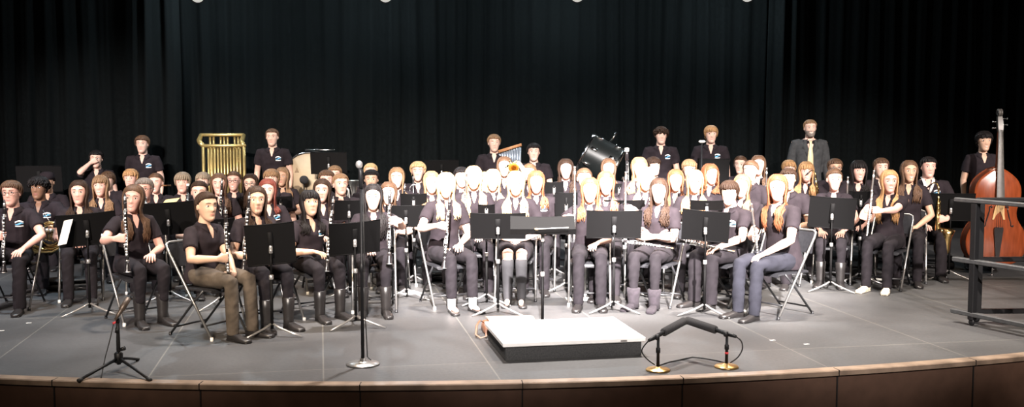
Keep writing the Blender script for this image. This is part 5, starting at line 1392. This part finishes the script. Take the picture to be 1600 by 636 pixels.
MB().tube([(0, 0, .16), (0, 0, .012)], [.009, .008], 10).add(*(lambda m: (m.v, m.f))(MB().ball((0, 0, .014), .015, 10, 6))).build('endpin', M_CHROME, e)
# ================================================================= chairs under everyone who sits
FEW = {}
for k_, q in PEOPLE.items():
    if not q['sit']: continue
    m = q['mat'] @ Vector((0, .055, 0))
    chair((m.x, m.y, 0), q['root'].rotation_euler.z, 'black folding chair under the ' + q['short'])
# ================================================================= music stands
def ms(px, y0, y1, s, what, **k): return music_stand(px, y0, y1, s, 'black music stand ' + what, **k)
ms(135, 333, 385, 172, 'with a white page before the long-haired girl at left', yaw=18, roll=-4)
ms(262, 316, 368, 160, 'with a yellow sheet behind the front left clarinet girl', yaw=10, roll=-3)
ms(422, 349, 416, 192, 'before the girl with clarinet beside her cheek', yaw=14, tilt=14, roll=-4, wide=.78)
ms(554, 346, 400, 184, 'just behind the tall round-base microphone stand', yaw=16, tilt=30, roll=-4, wide=.86)
ms(634, 321, 356, 158, 'between the tall-booted girl and the blond girl in flats', yaw=4, roll=0, wide=.78)
ms(341, 342, 366, 166, 'small in view right of the girl in profile', yaw=30, wide=.55)
ms(438, 307, 326, 143, 'beside the red-haired girl with a badge', yaw=14, wide=.5)
ms(778, 333, 375, 172, 'left of the conductor stand, hiding the skirt girl', yaw=0, tilt=22)
ms(960, 329, 374, 170, 'before the auburn girl with the upright flute', yaw=-2, tilt=20)
ms(976, 313, 328, 154, 'behind the flutist stand, left of the crossed-arms girl', yaw=-4, tilt=30, wide=.82)
ms(1103, 329, 379, 173, 'tilted before the dark-fringed boy', yaw=-14, tilt=22, roll=4, wide=.84)
ms(1105, 314, 329, 163, 'behind the tilted stand of the fringed boy', yaw=-8, tilt=30, wide=.62)
ms(1301, 308, 358, 151, 'before the woman with hair pulled back', yaw=-12, tilt=16, roll=3, wide=.92)
ms(1346, 299, 326, 143, 'before the black-banged girl at right', yaw=-10, wide=.5)
ms(1487, 302, 346, 140, 'between the big saxophone and the guard rail', yaw=-14, tilt=16, wide=.98)
ms(60, 259, 300, 119, 'tall and empty at the far left back', yaw=12, tilt=10, wide=1.1)
ms(513, 238, 272, 117, 'hiding the right half of the tan bass drum', yaw=2, tilt=10, wide=.95)
ms(690, 250, 282, 116, 'standing empty left of the boy by the chimes', yaw=4, tilt=12, wide=.9)
ms(1115, 248, 286, 121, 'tall before the blond standing boy', yaw=-6, tilt=10, wide=.8)
ms(866, 285, 303, 138, 'before the curly-haired girl left of the drum', yaw=-4, wide=.42)
ms(885, 301, 340, 152, 'right of the auburn girl with a large badge', yaw=-4, tilt=16, wide=.46)
ms(545, 313, 345, 156, 'between the pale girl and the tall-booted girl', yaw=6, tilt=18, wide=.6)
ms(760, 322, 334, 163, 'small in view between two blond girls', yaw=0, tilt=30, wide=.32)
ms(968, 287, 302, 137, 'below the right end of the tilted drum', yaw=-4, wide=.4)
ms(646, 303, 322, 145, 'below the blond trumpeter', yaw=4, tilt=24, wide=.56)
ms(527, 293, 305, 128, 'below the black desk and bass drum', yaw=6, tilt=40, wide=.7)
# the conductor's stand: wide flat desk, reading side to the camera
o = music_stand(848, 342, 364, 188, 'wide flat conductor stand in front centre behind the podium', yaw=180, tilt=56, wide=1.06, hscale=.72)
d = F_PX / 188 - .16; a, b = at(836, 358, d), at(878, 356, d)
e = empty('baton', a); tag(e, 'white conducting baton lying along the lip of the flat conductor stand', 'baton'); u = b - a
MB().tube([u * .12, u * 1.25], [.0035, .0025], 8).build('shaft', M_IVORY, e); MB().ball(u * .06, (.018, .009, .009), 12, 8).build('handle', M_MAPLE, e)
sorted_children(o)['tilt_bracket'].location.z -= .06
# pages lying on the stands
M_PAPER = mat('white_paper', (.7, .69, .66), rough=.8, var=.04)
M_YEL = mat('yellow_paper', (.72, .6, .26), rough=.8, var=.04)
def page(px0, py0, px1, py1, dx, s, label, m, name='sheet_music'):
    d = F_PX / s
    a = [at(px0, py0, d), at(px0 + dx, py0 - 3, d), at(px1 + dx, py1 - 3, d + .01), at(px1, py1, d + .01)]
    v = a + [p + Vector((0, .002, 0)) for p in a]
    o = MB().add(v, [(3, 2, 1, 0), (4, 5, 6, 7), (0, 1, 5, 4), (1, 2, 6, 5), (2, 3, 7, 6), (3, 0, 4, 7)]).build(name, m, smooth=False)
    tag(o, label, 'sheet music')
page(90, 384, 100, 345, 14, 174, 'white page hanging over the left edge of the leftmost stand', M_PAPER)
page(254, 318, 259, 312, 22, 158, 'yellow sheet showing over the stand below the broad smiling person', M_YEL)
# ================================================================= loose things on the floor
def case(px, py, size, rz, label, m, name='instrument_case', cat='case'):
    p = on_floor(px, py); e = empty(name, (p.x, p.y + size[1] / 2, 0), R(rz)); tag(e, label, cat)
    MB().box((0, 0, size[2] * .3 + .004), (size[0], size[1], size[2] * .6), bev=.02).build('bottom_shell', m, e); MB().box((0, 0, size[2] * .8 + .006), (size[0] * .99, size[1] * .99, size[2] * .4), bev=.025).build('lid', m, e)
    MB().tube([(-.06, -size[1] / 2, size[2] * .55), (-.05, -size[1] / 2 - .03, size[2] * .55), (.05, -size[1] / 2 - .03, size[2] * .55), (.06, -size[1] / 2, size[2] * .55)], .008, 8).build('handle', M_MIC, e)
case(684, 440, (.36, .2, .1), 8, 'low black instrument case on the floor behind the blond girl in flats', M_MIC)
case(1462, 420, (.5, .24, .14), -20, 'black instrument case on the floor beside the saxophone boy', M_MIC)
case(100, 455, (.4, .22, .12), 20, 'black case on the floor below the french horn player', M_MIC)
for px, py, w, rz, lb in ((905, 468, .26, 5, 'pale sheet lying on the floor behind the feet of the auburn flutist'), (1385, 437, .3, -10, 'crumpled white sheet on the floor behind the pale patterned shoes'), (640, 458, .2, 30, 'white sheet on the floor beside the tall-booted girl')):
    p = on_floor(px, py); o = MB().box((0, 0, .0045), (w, .2, .003)).build('paper_sheet', M_PAPER, smooth=False); o.location = (p.x, p.y, 0); o.rotation_euler = (0, 0, R(rz)); tag(o, lb, 'paper')
for px, py, lb in ((45, 505, 'small white tape mark on the floor in front of the boy in glasses'), (2, 517, 'small white tape mark at the left edge of the floor'), (1207, 532, 'tiny white tape mark on the floor right of the microphones'), (1260, 538, 'tiny white speck of tape on the floor before the right end chair')):
    p = on_floor(px, py); o = MB().box((0, 0, .0015), (.045, .02, .002)).build('tape_mark', M_PAPER, smooth=False); o.location = (p.x, p.y, 0.0005); o.rotation_euler = (0, 0, R(20)); tag(o, lb, 'tape')
# a wooden mallet held near the broad smiling person, microphone at the board, euphonium on the floor stand
d = F_PX / 124; a, b = at(249, 290, d), at(266, 290, d)
e = empty('wooden_drumstick', a); MB().tube([(0, 0, 0), b - a - Vector((.02, 0, 0)), b - a], [.011, .01, .005], 8).build('shaft', M_WOODB, e); MB().ball(b - a, .011, 10, 6).build('tip', M_WOODB, e); tag(e, 'orange wooden drumstick beside the cheek of the broad smiling person', 'drumstick')
d = F_PX / 122; p = at(1095, 221, d); e = empty('pole_microphone', (p.x, d - .08, 0)); tag(e, 'thin black pole with a pale flat top before the blond standing boy', 'microphone stand')
MB().tube([(0, 0, .03), (0, 0, p.z - .01)], [.012, .011], 10).build('pole', M_MIC, e); MB().box((0, 0, p.z), (.085, .05, .035), bev=.014).build('flat_top', M_IVORY, e); MB().lathe([(0, 0), (.12, 0), (.12, .012), (.03, .03)], 24).build('base', M_MIC, e)
d = F_PX / 130; c = at(553, 284, d); e = instance('euphonium'); e.scale = (.72, .72, .72); e.location = (c.x - .065, d, c.z - .4); tag(e, 'silver euphonium behind the tall microphone stand', 'euphonium')
# ================================================================= lights
def spot(name, loc, aim, power, size, blend=.6, col=(1, .95, .88), rad=.15):
    l = bpy.data.lights.new(name, 'SPOT'); l.energy = power; l.spot_size = R(size); l.spot_blend = blend; l.color = col; l.shadow_soft_size = rad
    o = bpy.data.objects.new(name, l); COL.objects.link(o); o.location = loc
    o.rotation_euler = (Vector(aim) - Vector(loc)).to_track_quat('-Z', 'Y').to_euler()
    return o
WARM = (1, .86, .74)
# front-of-house spots on the balcony rail, cut just above the standing heads and at the lip of the stage
for x, ax_, pw, c_ in zip((-9, -6, -3, 0, 3, 6, 9), (-6.6, -4.5, -2.3, -.1, 2.2, 4.5, 6.7), (15000, 14000, 17000, 21000, 22000, 15000, 12500), ((1, .86, .83), (1, .87, .82), (1, .86, .72), (1, .93, .9), (1, .93, .9), (1, .88, .8), (1, .83, .74))):
    spot('front_spot', (x, -9.0, 9.0), (ax_, 10.7, .86), pw * 1.1, 16, .62, c_, .12)
spot('spot_center', (.2, -7.0, 10.5), (.1, 10.0, .9), 190000, 11.5, .8, (1, .93, .91))
spot('spot_center_right', (2.6, -7.0, 10.5), (2.1, 10.2, .9), 190000, 11, .8, (1, .93, .9))
for x, ax_, pw in ((-7, -5.4, 17000), (-3, -2.9, 12000), (.5, -.1, 7000), (3, 2.4, 7000), (6, 5.0, 13000)):
    spot('back_row_spot', (x, -9.0, 9.0), (ax_, 13.8, 1.35), pw, 9.5, .7, (1, .95, .92), .12)
hl = bpy.data.lights.new('house_light', 'POINT'); hl.energy = 1000; hl.color = (1, .8, .62); hl.shadow_soft_size = .6; ho = bpy.data.objects.new('house_light', hl); COL.objects.link(ho); ho.location = (0, -6, 8.5)  # unseen fill lamp added out front to brighten the stage fascia
spot('spot_warm', (-4.0, 2.0, 7.2), (-2.2, 8.6, .7), 3200, 15, 1.0, (1, .76, .5))
for x, pw, c_ in ((-5.0, 1500, (.72, .88, 1)), (-2.4, 1700, (1, .84, .68)), (-.2, 4200, (1, .95, .93)), (2.2, 4600, (1, .9, .8)), (4.6, 1200, (1, .88, .72))):
    spot('overhead_lamp', (x, 9.4, 6.4), (x, 9.1, 0), pw, 66, .9, c_)
# lighting batten whose lamps just dip into the top of the frame
M_LAMP = mat('lamp_lens', (1, .98, .92), emit=.55)
M_CAN = mat('black_lamp_can', (.015, .015, .015), rough=.6)
for px, nm in ((308, 'leftmost of the four stage lamps at the top edge'), (602, 'second stage lamp from the left at the top edge'), (902, 'third stage lamp from the left at the top edge'), (1168, 'rightmost of the four stage lamps at the top edge')):
    d = 13.6 + .187 * (px - 800) / 1600 * 13.6 + .6; p = at(px, -7, d)
    e = empty('stage_lamp', (p.x, d, p.z)); tag(e, nm, 'stage lamp')
    M_ = Matrix.Rotation(R(112), 4, 'X')
    MB().lathe([(.05, -.28), (.075, -.26), (.08, -.05), (.10, 0), (.103, .02), (.098, .02), (.09, 0)], 24, M_).build('can', M_CAN, e)
    MB().lathe([(.001, .004), (.092, .004), (.092, -.004), (.001, -.004)], 24, M_).build('lens', M_LAMP, e)
    gl = bpy.data.lights.new('lamp_glow', 'POINT'); gl.energy = 120; gl.color = (.8, .93, 1); gl.shadow_soft_size = .08; go = bpy.data.objects.new('lamp_glow', gl); COL.objects.link(go); go.location = (p.x, d + .3, p.z - .02)
    MB().tube([(-.11, 0, -.02), (-.11, .05, .16), (0, .06, .22), (.11, .05, .16), (.11, 0, -.02)], .009, 8).build('yoke', M_CAN, e)
    MB().tube([(0, .06, .2), (0, .06, .42)], .014, 8).build('clamp', M_CAN, e)
z_ = at(800, -7, 14.2).z + .42
tag(MB().tube([(-9, 14.26 - 1.68, z_), (9, 14.26 + 1.68, z_)], .024, 10).build('lighting_pipe', M_CAN), 'black lighting pipe above the frame carrying the stage lamps', 'pipe')
w = bpy.data.worlds.new('world'); SC.world = w; w.use_nodes = True
w.node_tree.nodes['Background'].inputs[0].default_value = (.6, .8, 1, 1); w.node_tree.nodes['Background'].inputs[1].default_value = .004
vs = SC.view_settings; SC.display_settings.display_device = 'sRGB'; vs.view_transform = 'Standard'; vs.look = 'None'; vs.exposure = 0; vs.gamma = 1; vs.use_curve_mapping = False
SC.cycles.max_bounces = 5; SC.cycles.use_denoising = True
SC.cycles.sample_clamp_indirect = 4
run_jobs()
